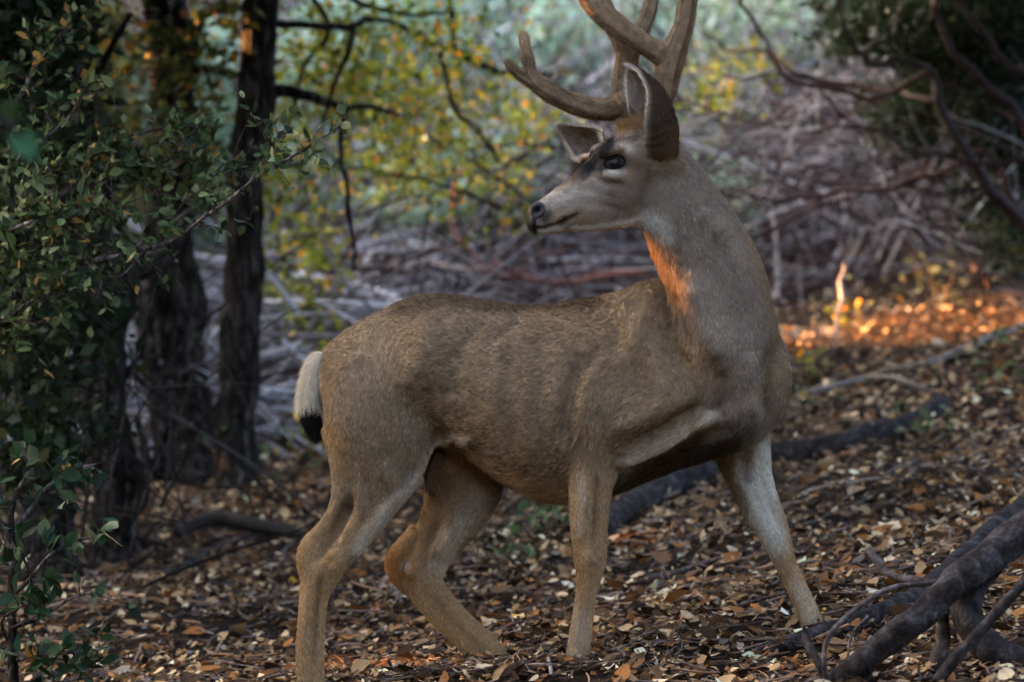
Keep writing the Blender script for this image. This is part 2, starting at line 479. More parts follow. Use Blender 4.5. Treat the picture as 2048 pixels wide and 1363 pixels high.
def make_trees():
    t = thing('oak_tree', 'slender dark oak trunk beside the deer\'s rump, side branches reaching right', 'tree', tuple(gpt(478, 1000)))
    trunk_part([(486, 1060, 3.9, 56), (478, 1000, 3.95, 48), (474, 900, 4, 43), (478, 760, 4, 41), (480, 600, 4, 40), (488, 480, 4, 38), (494, 380, 4, 37), (505, 250, 4, 41), (512, 150, 4, 36), (525, 0, 4, 35), (540, -200, 4, 34), (560, -600, 4, 30), (600, -1200, 4.1, 24), (640, -1900, 4.3, 12)], t, 'trunk', 'oak_bark')
    for rows in ([(525, 182, 4, 16), (575, 184, 3.95, 13), (620, 197, 3.9, 11), (670, 209, 3.85, 8), (740, 214, 3.8, 5), (800, 230, 3.8, 3)],
                 [(540, 48, 4, 10), (610, 52, 4.1, 8), (690, 58, 4.3, 8), (740, 40, 4.5, 7), (800, 55, 4.7, 6), (870, 95, 5, 7), (950, 120, 5.2, 8), (1020, 145, 5.4, 7), (1100, 150, 5.6, 5)],
                 [(500, 300, 4, 8), (545, 285, 3.9, 5), (575, 330, 3.8, 4), (640, 300, 3.8, 3)], [(690, 212, 3.85, 6), (680, 300, 3.9, 5), (700, 400, 3.9, 5), (710, 480, 3.9, 4), (705, 540, 3.9, 3)],
                 [(700, 58, 4.3, 7), (690, 130, 4.3, 5), (660, 200, 4.3, 4), (640, 260, 4.3, 3)], [(540, -60, 4, 9), (640, -40, 4.2, 7), (720, 10, 4.3, 6), (800, 30, 4.4, 4), (900, 20, 4.4, 3)],
                 [(880, 100, 5, 6), (900, 200, 5, 5), (960, 270, 5, 4), (1000, 330, 5, 3)], [(600, -60, 4.2, 6), (650, 60, 4.3, 5), (600, 150, 4.3, 4), (590, 230, 4.3, 3)], [(880, -120, 5, 7), (905, 20, 5, 6), (910, 110, 5.1, 5), (930, 170, 5.1, 4)]):
        limb(t, rows)
    crown(t, 101, [uvblob(900, 260, 5.2, 190, 150, .5, 1000, 70, .06), uvblob(620, 560, 5, 70, 160, .4, 480, 40, .06), uvblob(640, 120, 4.6, 120, 120, .4, 700, 50, .06), uvblob(850, 380, 5.4, 200, 90, .4, 500, 44, .06), uvblob(1040, 400, 5.6, 80, 70, .4, 260, 16, .04), uvblob(800, 60, 4.6, 220, 70, .4, 500, 34, .06), uvblob(1060, 240, 5.6, 70, 60, .3, 160, 10, .04), uvblob(1480, 180, 6, 120, 90, .3, 260, 16, .05),
                   uvblob(620, 900, 4.5, 60, 40, .3, 60, 6, .04), uvblob(580, 330, 4.3, 90, 170, .3, 420, 26, .05), uvblob(720, 230, 4.8, 150, 130, .3, 420, 24, .05)], YELLOW, .042)
    crown(t, 102, [((-.4, 3.2, 4.3), (2.6, 2.8, .7), 16000, 200, .24)], OLIVE, .12, name='shade_crown')  # unseen canopy added over the deer to block sky light from above
    t = thing('oak_tree', 'thick oak trunk behind the slender one, low sun on its left edge', 'tree', tuple(gpt(395, 985)))
    trunk_part([(405, 1040, 4.4, 66), (398, 970, 4.5, 56), (386, 880, 4.6, 50), (374, 780, 4.6, 50), (360, 690, 4.6, 55), (346, 610, 4.6, 62), (338, 540, 4.6, 58), (340, 450, 4.6, 48), (345, 300, 4.6, 45), (345, 150, 4.6, 44), (335, 0, 4.6, 45), (325, -200, 4.6, 42), (300, -700, 4.7, 36), (280, -1400, 4.8, 26), (270, -2000, 4.9, 12)], t, 'trunk', 'oak_bark', .018)
    for rows in ([(372, 120, 4.6, 22), (385, 70, 4.6, 16), (410, 35, 4.55, 13), (450, 18, 4.5, 12), (500, 14, 4.4, 10), (560, -20, 4.4, 8)], [(380, 140, 4.6, 14), (430, 142, 4.5, 10), (470, 152, 4.4, 8), (560, 120, 4.3, 4)], [(300, 560, 4.5, 24), (292, 640, 4.4, 20), (305, 760, 4.3, 19), (318, 860, 4.2, 20), (328, 960, 4.2, 24)],
                 [(310, 330, 4.6, 14), (240, 280, 4.5, 10), (180, 200, 4.4, 7), (120, 160, 4.4, 4)]):
        limb(t, rows, n=14)
    crown(t, 103, [uvblob(420, 60, 4.2, 90, 120, .4, 380, 26, .06), uvblob(230, 80, 4.2, 140, 110, .4, 500, 30, .06), uvblob(420, 320, 4.4, 70, 100, .3, 200, 16, .05), uvblob(300, 240, 4.0, 150, 90, .3, 260, 18, .05)], OLIVE, .05)
    crown(t, 104, [((-1.7, 4.6, 3.7), (1.7, 1.7, .9), 7000, 110, .17), ((-3.6, 7.2, 2.3), (1.0, 1.2, .9), 9000, 120, .16)], OLIVE, .075, name='shade_crown')  # unseen leaves added overhead for shade; second clump keeps stray sun off the brush
    t = thing('oak_tree', 'black shaded trunk at the edge of the wood, leafy twigs in front', 'tree', tuple(gpt(95, 1120)))
    trunk_part([(100, 1190, 2.4, 74), (96, 1120, 2.5, 62), (95, 980, 2.5, 54), (84, 820, 2.5, 54), (72, 680, 2.5, 52), (60, 500, 2.5, 48), (50, 250, 2.5, 44), (40, 0, 2.5, 42), (20, -400, 2.6, 38), (-20, -1000, 2.8, 28), (-60, -1900, 3, 12)], t, 'trunk', 'oak_bark', .016)
    for rows in ([(80, 640, 2.5, 26), (20, 560, 2.4, 20), (-60, 500, 2.3, 16)], [(60, 300, 2.5, 20), (130, 220, 2.4, 12), (210, 120, 2.3, 7), (260, 30, 2.2, 5)], [(60, 140, 2.5, 20), (10, 60, 2.5, 14), (-60, 0, 2.5, 8)]):
        limb(t, rows, n=12)
    crown(t, 107, [((-2.5, 2.4, 3.0), (1.4, 1.8, .9), 8000, 120, .18)], DARKG, .10, name='shade_crown')  # unseen leaves added overhead to dim the trunks below
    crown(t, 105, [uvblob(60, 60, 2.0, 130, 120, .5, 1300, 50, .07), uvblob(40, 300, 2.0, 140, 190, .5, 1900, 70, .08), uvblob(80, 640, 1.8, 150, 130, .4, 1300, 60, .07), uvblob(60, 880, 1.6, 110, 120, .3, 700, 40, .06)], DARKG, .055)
    t = thing('oak_tree', 'crooked dark trunk bowed between the black trunk and the thick oak', 'tree', tuple(gpt(225, 1130)))
    trunk_part([(232, 1190, 2.9, 60), (228, 1120, 3, 50), (232, 1000, 3, 45), (222, 880, 3, 46), (200, 760, 3, 52), (202, 660, 3, 58), (222, 580, 3, 54), (215, 500, 3, 44), (180, 380, 3, 36), (150, 200, 3, 33), (130, 0, 3, 30), (100, -400, 3.1, 28), (60, -1300, 3.2, 18)], t, 'trunk', 'oak_bark', .018)
    for rows in ([(228, 590, 3, 30), (262, 545, 3.1, 26), (310, 525, 3.3, 22), (360, 470, 3.6, 16), (400, 400, 3.8, 10)], [(205, 700, 3, 22), (160, 640, 2.9, 16), (130, 560, 2.8, 10), (120, 470, 2.7, 7)], [(215, 800, 3, 16), (260, 740, 3, 8), (285, 690, 3, 5)], [(222, 900, 3, 20), (280, 960, 2.9, 12), (330, 900, 2.9, 11), (345, 830, 2.9, 9), (350, 760, 3, 6)],
                 [(240, 1060, 2.9, 18), (290, 990, 2.9, 13), (300, 900, 2.9, 9), (278, 830, 3, 6)]):
        limb(t, rows, n=12)
    crown(t, 106, [((-1.6, 2.2, 3.4), (1.3, 1.9, .8), 8000, 120, .18), ((-2.05, 2.0, 2.75), (1.0, 3.4, .35), 15000, 260, .16)], DARKG, .11)  # unseen leaves overhead for shade; the low sheet is added to darken the left
    # oaks standing out of the picture on the left, between the deer and the low sun
    g = np.random.default_rng(5)
    side = np.cross(_sun, [0, 0, 1]); side /= np.linalg.norm(side)
    for k, (s, dist) in enumerate(((-4.6, 8.0), (-1.8, 7.2), (1.0, 7.6), (3.6, 8.4), (6.2, 9.5), (-7.4, 9.0), (8.8, 10.5), (11.6, 12.0), (5.0, 11.5), (2.3, 10.6), (-.4, 10.4), (7.6, 12.5))):
        c = np.array([_sun[0], _sun[1], 0]) * dist + side * s; z0 = float(ground(c[:1], c[1:2])[0])
        t = thing('oak_tree', 'spreading oak on the left slope that shades the deer from the low sun', 'tree', (c[0], c[1], z0), 'oaks that shade the deer')
        P = np.array([[c[0], c[1], z0 - .2], [c[0] + .1, c[1], z0 + 1], [c[0] - .1, c[1] + .1, z0 + 2.4], [c[0], c[1], z0 + 4.4]]); P = catmull(P, 5)
        V, f3, f4 = tube(P, np.linspace(.22, .07, len(P)), None, 12); b = MB(); b.add(V, f3, f4, C=(1, 1, 1)); b.build('trunk', M['oak_bark'], t)
        crown(t, 110 + k, [((c[0], c[1], z0 + 2.5), (1.5, 1.7, 2.2), 14000, 420, .20), ((c[0], c[1], z0 + .9), (1.5, 1.7, .9), 4500, 170, .20)], OLIVE, .17)

    c = np.array([4.3, -.2, 0]); z0 = float(ground(c[:1], c[1:2])[0])  # unseen oak added for its crown, which blocks overhead and right-hand sky light
    t = thing('oak_tree', 'unseen broad oak added on the right to block light from above', 'tree', (c[0], c[1], z0))
    P = catmull(np.array([[4.3, -.2, z0 - .2], [4.2, -.1, z0 + 1.2], [4.0, .1, z0 + 2.6], [3.6, .4, z0 + 4.2]]), 5)
    V, f3, f4 = tube(P, np.linspace(.24, .09, len(P)), None, 12); b = MB(); b.add(V, f3, f4, C=(1, 1, 1)); b.build('trunk', M['oak_bark'], t)
    crown(t, 140, [((2.6, .6, 4.3), (2.2, 2.4, .7), 13000, 190, .24), ((4.6, .4, 3.0), (1.2, 3.0, 1.6), 9000, 130, .24)], OLIVE, .115)
    added_side_oaks(); added_rear_oaks()

# ---------------------------------------------------------------- manzanita on the right
def make_manzanita():
    t = thing('manzanita', 'dark red-limbed manzanita overhanging the brush on the right', 'tree', tuple(gpt(2090, 560)))
    rd = (.085, .04, .032); dk = (.05, .028, .024)
    L = [([(2130, 640, 4.6, 34), (2060, 470, 4.6, 28), (1960, 340, 4.6, 24), (1885, 215, 4.6, 19), (1832, 128, 4.6, 15), (1745, 112, 4.5, 12), (1690, 70, 4.4, 10), (1672, -30, 4.4, 8)], dk),
         ([(1845, 140, 4.6, 13), (1800, 170, 4.6, 12), (1720, 186, 4.6, 12), (1640, 178, 4.6, 11), (1575, 150, 4.6, 9), (1520, 70, 4.6, 8), (1490, -20, 4.6, 7)], rd),
         ([(2120, 420, 4.4, 26), (2020, 210, 4.4, 20), (1900, 90, 4.4, 15), (1880, 20, 4.4, 11), (1900, -60, 4.4, 8)], dk),
         ([(1880, 215, 4.6, 12), (1800, 190, 4.8, 10), (1740, 178, 4.9, 11), (1640, 165, 5, 11), (1560, 130, 5, 9), (1470, 100, 5.2, 7), (1400, 60, 5.2, 5)], rd),
         ([(2110, 560, 4.8, 18), (1990, 320, 4.8, 14), (1900, 330, 4.8, 12), (1780, 370, 4.9, 11), (1640, 390, 5, 10), (1560, 400, 5, 8), (1460, 380, 5, 5)], rd),
         ([(2100, 200, 4.2, 18), (2000, 110, 4.2, 14), (1940, 30, 4.2, 10), (1860, -30, 4.2, 7)], dk), ([(1730, 112, 4.5, 8), (1790, 60, 4.5, 7), (1800, -20, 4.5, 5)], dk), ([(1640, 180, 4.6, 7), (1690, 230, 4.6, 6), (1730, 290, 4.6, 4)], rd),
         ([(1560, 140, 4.6, 6), (1500, 160, 4.6, 5), (1430, 150, 4.6, 4)], rd), ([(2100, 330, 4.5, 14), (1980, 330, 4.5, 11), (1850, 300, 4.5, 8), (1740, 260, 4.5, 6), (1600, 270, 4.5, 4)], dk)]
    for rows, c in L: limb(t, [(u, v, y, r * .5) for u, v, y, r in rows], 'red_bark', 'limb', 10, np.array(c) * .5, .07)
    crown(t, 130, [uvblob(1970, 70, 5.4, 170, 170, .6, 5200, 150, .06), uvblob(1770, 30, 5.2, 140, 70, .5, 1500, 60, .06), uvblob(1850, 230, 5.6, 120, 70, .4, 900, 50, .06), uvblob(2010, 330, 5.6, 100, 130, .5, 2200, 70, .06), uvblob(2060, 470, 5.0, 60, 80, .4, 400, 30, .06)], DARKG, .05)  # dark clumps packed in to stand for the corner's shade
    crown(t, 131, [((3.0, 4.4, 3.7), (1.9, 3.2, .8), 13000, 170, .2), ((1.9, 5.2, 2.75), (.7, 1.2, .35), 1800, 50, .12), ((3.5, 7.8, 3.7), (1.9, 2.0, .7), 9000, 130, .2), ((2.75, 3.4, 3.05), (1.05, 4.6, .35), 17000, 280, .16)], DARKG, .11, name='shade_crown')  # unseen leaves added overhead to darken the brush and slope on the right
    return t

# ---------------------------------------------------------------- brush and bushes behind
def strands(n, box, g, rlo, rhi, llo, lhi, pal, sag=.5, sides=5, segs=8, steep=.35, power=3.0):
    b = MB()
    x0, x1, y0, y1, z0, z1 = box
    PX, PY = g.uniform(x0, x1, n), g.uniform(y0, y1, n); PZ = ground(PX, PY) + z0 + (z1 - z0) * g.random(n) ** 1.4; CC = pick(pal, n, g, .3)
    for p, cc in zip(np.stack([PX, PY, PZ], 1), CC):
        L = g.uniform(llo, lhi); a = g.uniform(-1, 1) * .7 + (math.pi if g.random() < .5 else 0); e = g.normal(0, steep)
        d = np.array([math.cos(a) * math.cos(e), math.sin(a) * math.cos(e), math.sin(e)]); r = rlo + (rhi - rlo) * g.random() ** power
        c = g.normal(0, .55, 3); P = [p]; c2 = g.normal(0, .9, 3); k0 = g.uniform(.3, .7)
        for s in range(segs - 1):
            q = s / (segs - 1.)
            d = d + (c if q < k0 else c2) * (L / segs) * 1.4 + np.array([0, 0, -sag * .25 * L / segs]); d /= np.linalg.norm(d); P.append(P[-1] + d * L / (segs - 1))
        P = np.array(P)
        if not shade(P, 1.0).all(): continue
        V, f3, f4 = tube(P, r * np.linspace(1, .35, segs), None, sides, cap=False); b.add(V, f3, f4, C=cc)
    return b

BRUSH = [(4, (.14, .128, .138)), (5, (.036, .028, .03)), (3, (.31, .31, .34)), (3.5, (.07, .043, .042)), (.45, (.50, .50, .53))]
GREYS = [(5, (.25, .25, .28)), (3, (.38, .39, .43)), (3, (.12, .11, .12))]
REDS = [(4, (.14, .065, .055)), (3, (.09, .05, .045)), (1, (.24, .16, .14))]

def make_brush():
    g = np.random.default_rng(201)
    b = strands(4600, (-1.0, 3.6, 5.0, 8.8, .0, 1.0), g, .0025, .0085, .3, 1.0, BRUSH, steep=.85, sides=4, segs=8, power=2.0); tag(b.build('dead_brush', M['wood']), 'tangle of pale and dark dead branches heaped behind the deer', 'brush', kind='stuff')
    b = strands(2600, (-1.0, 4.2, 8.6, 13.0, .0, 1.2), g, .003, .010, .35, 1.3, BRUSH, steep=.9, sides=4, segs=7, power=1.7)
    tag(b.build('dead_brush', M['wood']), 'blurred thicket of dead branches higher up the slope, beyond the brush heap', 'brush', kind='stuff')
    b = strands(420, (-1.6, -.4, 4.6, 7.5, .0, .55), g, .005, .02, .4, 1.2, GREYS)
    tag(b.build('dead_brush', M['wood']), 'pale grey dead branches heaped behind the deer\'s tail', 'brush', kind='stuff')
    # the larger fallen branches that stand out from the tangle
    big = [([(540, 890, 4.6, 15), (590, 925, 4.6, 16), (640, 945, 4.6, 15), (700, 942, 4.6, 14), (760, 930, 4.7, 10)], (.30, .27, .27), 'grey forked branch lying below the deer\'s tail'),
           ([(1490, 640, 5.2, 9), (1560, 600, 5.3, 10), (1650, 560, 5.4, 10), (1700, 500, 5.5, 8), (1760, 455, 5.6, 6)], (.14, .10, .10), 'brown branch slanting up out of the brush right of the neck'),
           ([(1390, 385, 6, 10), (1500, 385, 6, 12), (1600, 410, 6, 12), (1700, 395, 6, 12), (1830, 345, 6, 11), (1975, 320, 6, 8)], (.20, .105, .09), 'long red-brown branch bowed across the brush, right of the neck'),
           ([(1650, 800, 4.9, 6), (1668, 660, 5, 6), (1682, 600, 5.1, 8), (1684, 560, 5.2, 8), (1697, 520, 5.3, 5)], (.33, .32, .35), 'pale bare stub standing in the brush'),
           ([(1540, 640, 5.4, 12), (1556, 600, 5.4, 12), (1560, 560, 5.5, 10), (1555, 530, 5.5, 7)], (.36, .36, .40), 'short grey bent stub beside the deer\'s chest'),
           ([(930, 330, 6.5, 5), (905, 430, 6.5, 8), (930, 500, 6.4, 8), (1000, 545, 6.3, 9), (1060, 560, 6.2, 8)], (.15, .08, .075), 'dark red branch hooked down into the brush above the deer\'s back'),
           ([(770, 525, 6, 5), (830, 528, 6, 8), (900, 540, 6, 8), (980, 535, 6, 6)], (.40, .33, .30), 'straight pale stick lying over the brush above the deer\'s back'),
           ([(1030, 580, 5.8, 8), (1110, 545, 5.8, 11), (1200, 520, 5.8, 12), (1290, 490, 5.8, 9)], (.34, .30, .33), 'pale lilac-grey branch under the deer\'s chin'),
           ([(990, 520, 6, 8), (1080, 560, 6, 9), (1170, 560, 6, 9), (1300, 545, 6, 7)], (.21, .10, .085), 'reddish branch crossing below the deer\'s chin'),
           ([(1560, 560, 5.6, 7), (1640, 545, 5.6, 9), (1720, 520, 5.6, 8), (1800, 440, 5.6, 6)], (.25, .24, .27), 'long thin grey branch rising through the brush'),
           ([(1480, 560, 5.8, 9), (1570, 490, 5.8, 10), (1650, 470, 5.8, 9), (1720, 455, 5.8, 6)], (.28, .26, .29), 'grey branch sweeping up from behind the neck'),
           ([(640, 700, 5.5, 6), (690, 600, 5.5, 7), (720, 560, 5.5, 6), (700, 480, 5.6, 5), (690, 420, 5.6, 4)], (.12, .06, .05), 'thin upright red stem left of the deer\'s back'),
           ([(1580, 690, 4.8, 7), (1680, 650, 4.9, 8), (1760, 640, 5, 7), (1850, 600, 5, 5)], (.24, .22, .23), 'grey branch resting along the top of the sunlit bank')]
    for rows, c, lab in big:
        if rows[0][0] > 1000 and 'stub standing' not in lab: rows = [(u, v, y + 1.5, r * 1.05) for u, v, y, r in rows]
        bb, P, ra = branch([(u, v, y, r * .62) for u, v, y, r in rows], n=10, k=6, colr=np.array(c) * .75, wob=.05, seed=rows[0][0] * .01)
        tag(bb.build('fallen_branch', M['wood']), lab, 'branch', 'branches in the brush')

def make_tangle():
    g = np.random.default_rng(210)
    b = strands(170, (-2.1, -1.1, 2.0, 3.6, .0, .8), g, .003, .009, .4, .9, [(5, (.014, .011, .010)), (2, (.03, .027, .025))], steep=.9)
    tag(b.build('dead_brush', M['wood']), 'dark tangle of dead stems between the trunks and the leafy shrub', 'brush', kind='stuff')

def make_bushes():
    g = np.random.default_rng(301)
    spec = [  # u, v, y, ru, rv, leaves, palette, label
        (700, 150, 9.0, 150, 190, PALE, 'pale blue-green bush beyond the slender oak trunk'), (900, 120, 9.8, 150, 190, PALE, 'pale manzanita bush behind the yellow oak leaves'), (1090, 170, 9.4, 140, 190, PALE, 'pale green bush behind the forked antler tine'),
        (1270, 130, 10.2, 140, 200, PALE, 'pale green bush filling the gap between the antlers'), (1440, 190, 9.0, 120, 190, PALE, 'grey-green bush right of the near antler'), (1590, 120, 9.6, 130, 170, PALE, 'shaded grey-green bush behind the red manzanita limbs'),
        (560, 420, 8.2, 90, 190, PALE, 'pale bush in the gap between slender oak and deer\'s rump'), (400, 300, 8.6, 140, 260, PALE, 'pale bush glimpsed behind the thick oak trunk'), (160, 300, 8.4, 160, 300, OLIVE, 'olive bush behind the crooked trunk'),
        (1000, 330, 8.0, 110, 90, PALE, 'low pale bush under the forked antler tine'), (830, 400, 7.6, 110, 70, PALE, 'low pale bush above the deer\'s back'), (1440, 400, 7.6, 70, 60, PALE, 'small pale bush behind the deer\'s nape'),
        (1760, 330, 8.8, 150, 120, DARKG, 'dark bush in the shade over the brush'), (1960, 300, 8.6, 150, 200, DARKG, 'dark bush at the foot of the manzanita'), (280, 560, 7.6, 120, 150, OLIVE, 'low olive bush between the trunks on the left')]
    for k, (u, v, y, ru, rv, pal, lab) in enumerate(spec):
        c = at(u, v, y); z0 = float(ground(c[:1], c[1:2])[0]); d = CAM_D + y
        t = thing('bush', lab, 'bush', (c[0], c[1], z0), 'bushes behind the deer')
        b = MB(); gg = np.random.default_rng(320 + k)
        for s in range(9):
            e = c + gg.normal(0, .5, 3) * np.array([ru * d / FPX, .5, rv * d / FPX]); p = np.array([c[0] + gg.normal(0, .08), c[1] + gg.normal(0, .08), z0 - .05])
            mid = (p + e) / 2 + gg.normal(0, .14, 3); P = catmull(np.array([p, mid, e, e + gg.normal(0, .15, 3)]), 5)
            V, f3, f4 = tube(P, np.linspace(.018, .004, len(P)), None, 6); b.add(V, f3, f4, C=(.11, .06, .052))
        b.build('stem', M['red_bark'], t)
        n = int(ru * rv / 5.5)
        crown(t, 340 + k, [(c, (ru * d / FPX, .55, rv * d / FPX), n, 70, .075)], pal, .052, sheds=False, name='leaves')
    # small plants dotted along the foot of the brush
    for k, (u, v, lab, pal) in enumerate(((1880, 620, 'low green plant at the foot of the dark brush', GREEN), (1700, 660, 'small plant where the sunlit bank meets the brush', YELLOW), (1980, 560, 'leafy green plant beside the manzanita limbs', GREEN), (2010, 790, 'dark leafy plant on the slope above the roots', GREEN), (1620, 760, 'yellow-green seedling behind the deer\'s chest', YELLOW),
                                          (1590, 830, 'small green seedling beside the deer\'s forearm', GREEN), (500, 975, 'leafy green plant at the foot of the slender oak', GREEN), (1060, 1080, 'green ground ivy between the deer\'s legs', GREEN), (1120, 1060, 'green ivy behind the near foreleg', GREEN), (1010, 1130, 'tiny green sprig in front of the far hind leg', GREEN), (690, 900, 'small yellow-green plant behind the deer\'s thigh', YELLOW), (1850, 880, 'little green seedling above the fallen log', GREEN))):
        c = gpt(u, v); h = .10 if k not in (0, 2, 3, 6) else .2; gg = np.random.default_rng(400 + k)
        t = thing('seedling', lab, 'plant', tuple(c), 'small plants on the slope')
        b = MB()
        for s in range(5):
            e = c + np.array([gg.normal(0, h * .5), gg.normal(0, h * .5), h * gg.uniform(.5, 1.1)]); P = catmull(np.array([c - [0, 0, .01], (c + e) / 2 + gg.normal(0, h * .1, 3), e]), 4)
            V, f3, f4 = tube(P, np.linspace(.003, .001, len(P)), None, 5); b.add(V, f3, f4, C=(.12, .10, .06))
        b.build('stem', M['wood'], t)
        b = MB(); n = 46 if h > .15 else 26; P = c + np.stack([gg.normal(0, h * .6, n), gg.normal(0, h * .5, n), h * gg.uniform(.15, 1.2, n)], 1)
        leaves_mesh(b, P, rot_frames(n, gg, .8), gg.uniform(.025, .05, n), pick(pal, n, gg), SHAPES, gg); tag(b.build('leaves', M['leaf'], t), kind='stuff')

SHAPES = [leaf_shape(k, np.random.default_rng(60 + i)) for i, k in enumerate(('oval', 'toothed', 'oval', 'round', 'slim', 'toothed', 'oval'))]
DEAD = [leaf_shape(k, np.random.default_rng(80 + i)) for i, k in enumerate(('oval', 'slim', 'toothed', 'oval', 'round', 'slim', 'oval', 'toothed'))]
COARSE = [(np.delete(v, [3, 4, 5, 9, 10, 11], 0), np.array([(0, 3, 4, 1), (1, 4, 5, 2), (3, 6, 7, 4), (4, 7, 8, 5)])) for v, f in DEAD]
LITTER = [(4.6, (.27, .175, .09)), (3.6, (.42, .30, .175)), (5, (.13, .072, .035)), (3.2, (.22, .095, .03)), (8, (.042, .026, .016)), (1.0, (.22, .18, .15)), (1.9, (.60, .48, .32)), (.12, (.45, .27, .03))]

# ---------------------------------------------------------------- leaf litter
def make_litter():
    g = np.random.default_rng(501)
    P = []
    for y0, y1, dens in ((-1.5, .6, 2900), (.6, 2.2, 2300), (2.2, 4.5, 1500), (4.5, 8, 700)):
        hw = (CAM_D + y1) * .1334 + .45; n = int(dens * (y1 - y0) * 2 * hw)
        P.append(np.stack([g.uniform(-hw, hw, n), g.uniform(y0, y1, n), np.zeros(n)], 1))
    P = np.vstack(P)
    patch = vnoise(P + 31, 1.7) * .6 + vnoise(P + 17, 5.0) * .4
    P = P[g.random(len(P)) < np.clip(.45 + 2.0 * (patch - .30), .3, 1)]
    n = len(P); P[:, 2] = ground(P[:, 0], P[:, 1]) + .004 + .030 * g.random(n) ** 1.5
    tl = g.normal(0, .5, (n, 2)); N = np.stack([-.13 + tl[:, 0], -.117 + tl[:, 1], np.ones(n)], 1); N /= np.linalg.norm(N, axis=1)[:, None]
    a = g.uniform(0, 2 * math.pi, n); T = np.stack([np.cos(a), np.sin(a), np.zeros(n)], 1); T -= N * (T * N).sum(1)[:, None]; T /= np.linalg.norm(T, axis=1)[:, None]
    S = np.cross(N, T); size = np.clip(g.lognormal(math.log(.030), .42, n), .011, .075)
    C = pick(LITTER, n, g, .25)
    C *= (.55 + .9 * vnoise(P + 5, 3.1))[:, None]; C = np.clip(C, 0, .7)
    U, W = project(P); d = CAM_D + P[:, 1]
    inv = (U > 20) & (U < 2030) & (W < 1355)
    order = np.argsort(np.where(inv, -size / d, 1)); single = order[:300]
    rest = np.ones(n, bool); rest[single] = False
    b = MB()
    for sel, sh in ((rest & (P[:, 1] < 1.6), DEAD), (rest & (P[:, 1] >= 1.6), COARSE)): leaves_mesh(b, P[sel], (T[sel], S[sel], N[sel]), size[sel], C[sel], sh, g)
    PINV['ground'] = GROUND.matrix_basis.inverted()
    lit = b.build('leaf_litter', M['litter'], GROUND); tag(lit, kind='stuff')
    # the largest fallen leaves one by one, sharing a few meshes
    bank = []
    for q in range(36):
        bb = MB(); SV, SF = leaf_shape(('oval', 'slim', 'toothed', 'round')[q % 4], np.random.default_rng(600 + q)); bb.add(SV, F4=SF, C=pick(LITTER, 1, g, .2)[0]); bank.append(bb.mesh('leaf', M['litter']))
    for i in single:
        one_leaf('leaf', P[i] + N[i] * .006, (T[i], S[i], N[i]), size[i], bank[g.integers(0, 36)], GROUND)
    # fine twigs and bark scraps among the leaves
    b = MB()
    for _ in range(3600):
        y = -1.3 + 6.5 * g.random() ** 1.5; hw = (CAM_D + y) * .1334 + .2; x = g.uniform(-hw, hw); L = g.lognormal(math.log(.09), .5); a = g.uniform(0, math.pi * 2)
        xs = x + np.cos(a + g.normal(0, .25, 5).cumsum() * .5) * np.linspace(-.5, .5, 5) * L; ys = y + np.sin(a) * np.linspace(-.5, .5, 5) * L
        zs = ground(xs, ys) + .016 + g.uniform(0, .022) + np.linspace(-.5, .5, 5) * L * g.normal(0, .12)
        V, f3, f4 = tube(np.stack([xs, ys, zs], 1), g.uniform(.0012, .0042) * np.array([1, 1, .9, .8, .5]), None, 5, cap=False); b.add(V, f3, f4, C=pick([(3, (.07, .05, .04)), (2, (.16, .12, .10)), (1, (.25, .15, .09))], 1, g)[0])
    tag(b.build('twig_litter', M['wood'], GROUND), kind='stuff')

# ---------------------------------------------------------------- log, roots and sticks on the slope
def on_ground(uvr, mat, name, label, cat, group=None, n=14, sink=.6, colr=(1, 1, 1), wob=.02, amp=0.004, k=8):
    rows = []
    r = catmull(np.array(uvr, float), k); P = []; ra = []
    for u, v, rp in r:
        p = gpt(u, v + rp * .6); rr = rp * (CAM_D + p[1]) / FPX; P.append(p + [0, 0, rr * sink]); ra.append(rr)
    P = np.array(P); P[:, 1] = catmull_smooth(P[:, 1]); P[:, 2] = catmull_smooth(P[:, 2])
    P += np.stack([vnoise(P + 9.1 * i, 7) - .5 for i in range(3)], 1) * wob
    V, f3, f4 = tube(P, ra, None, n); b = MB(); b.add(V, f3, f4, C=colr)
    if amp: KN['n'] = n; knobbly(b, amp, 14, 40)
    return tag(b.build(name, M[mat]), label, cat, group)

def catmull_smooth(a):
    for _ in range(6): a = np.concatenate([a[:1], (a[:-2] + 2 * a[1:-1] + a[2:]) / 4, a[-1:]])
    return a

def free_branch(rows, mat, name, label, cat, group=None, n=12, colr=(1, 1, 1), wob=.015, amp=.003):
    b, P, ra = branch(rows, n=n, k=10, colr=colr, wob=wob, seed=rows[0][0] * .013); KN['n'] = n
    if amp: knobbly(b, amp, 30, 80)
    return tag(b.build(name, M[mat]), label, cat, group)

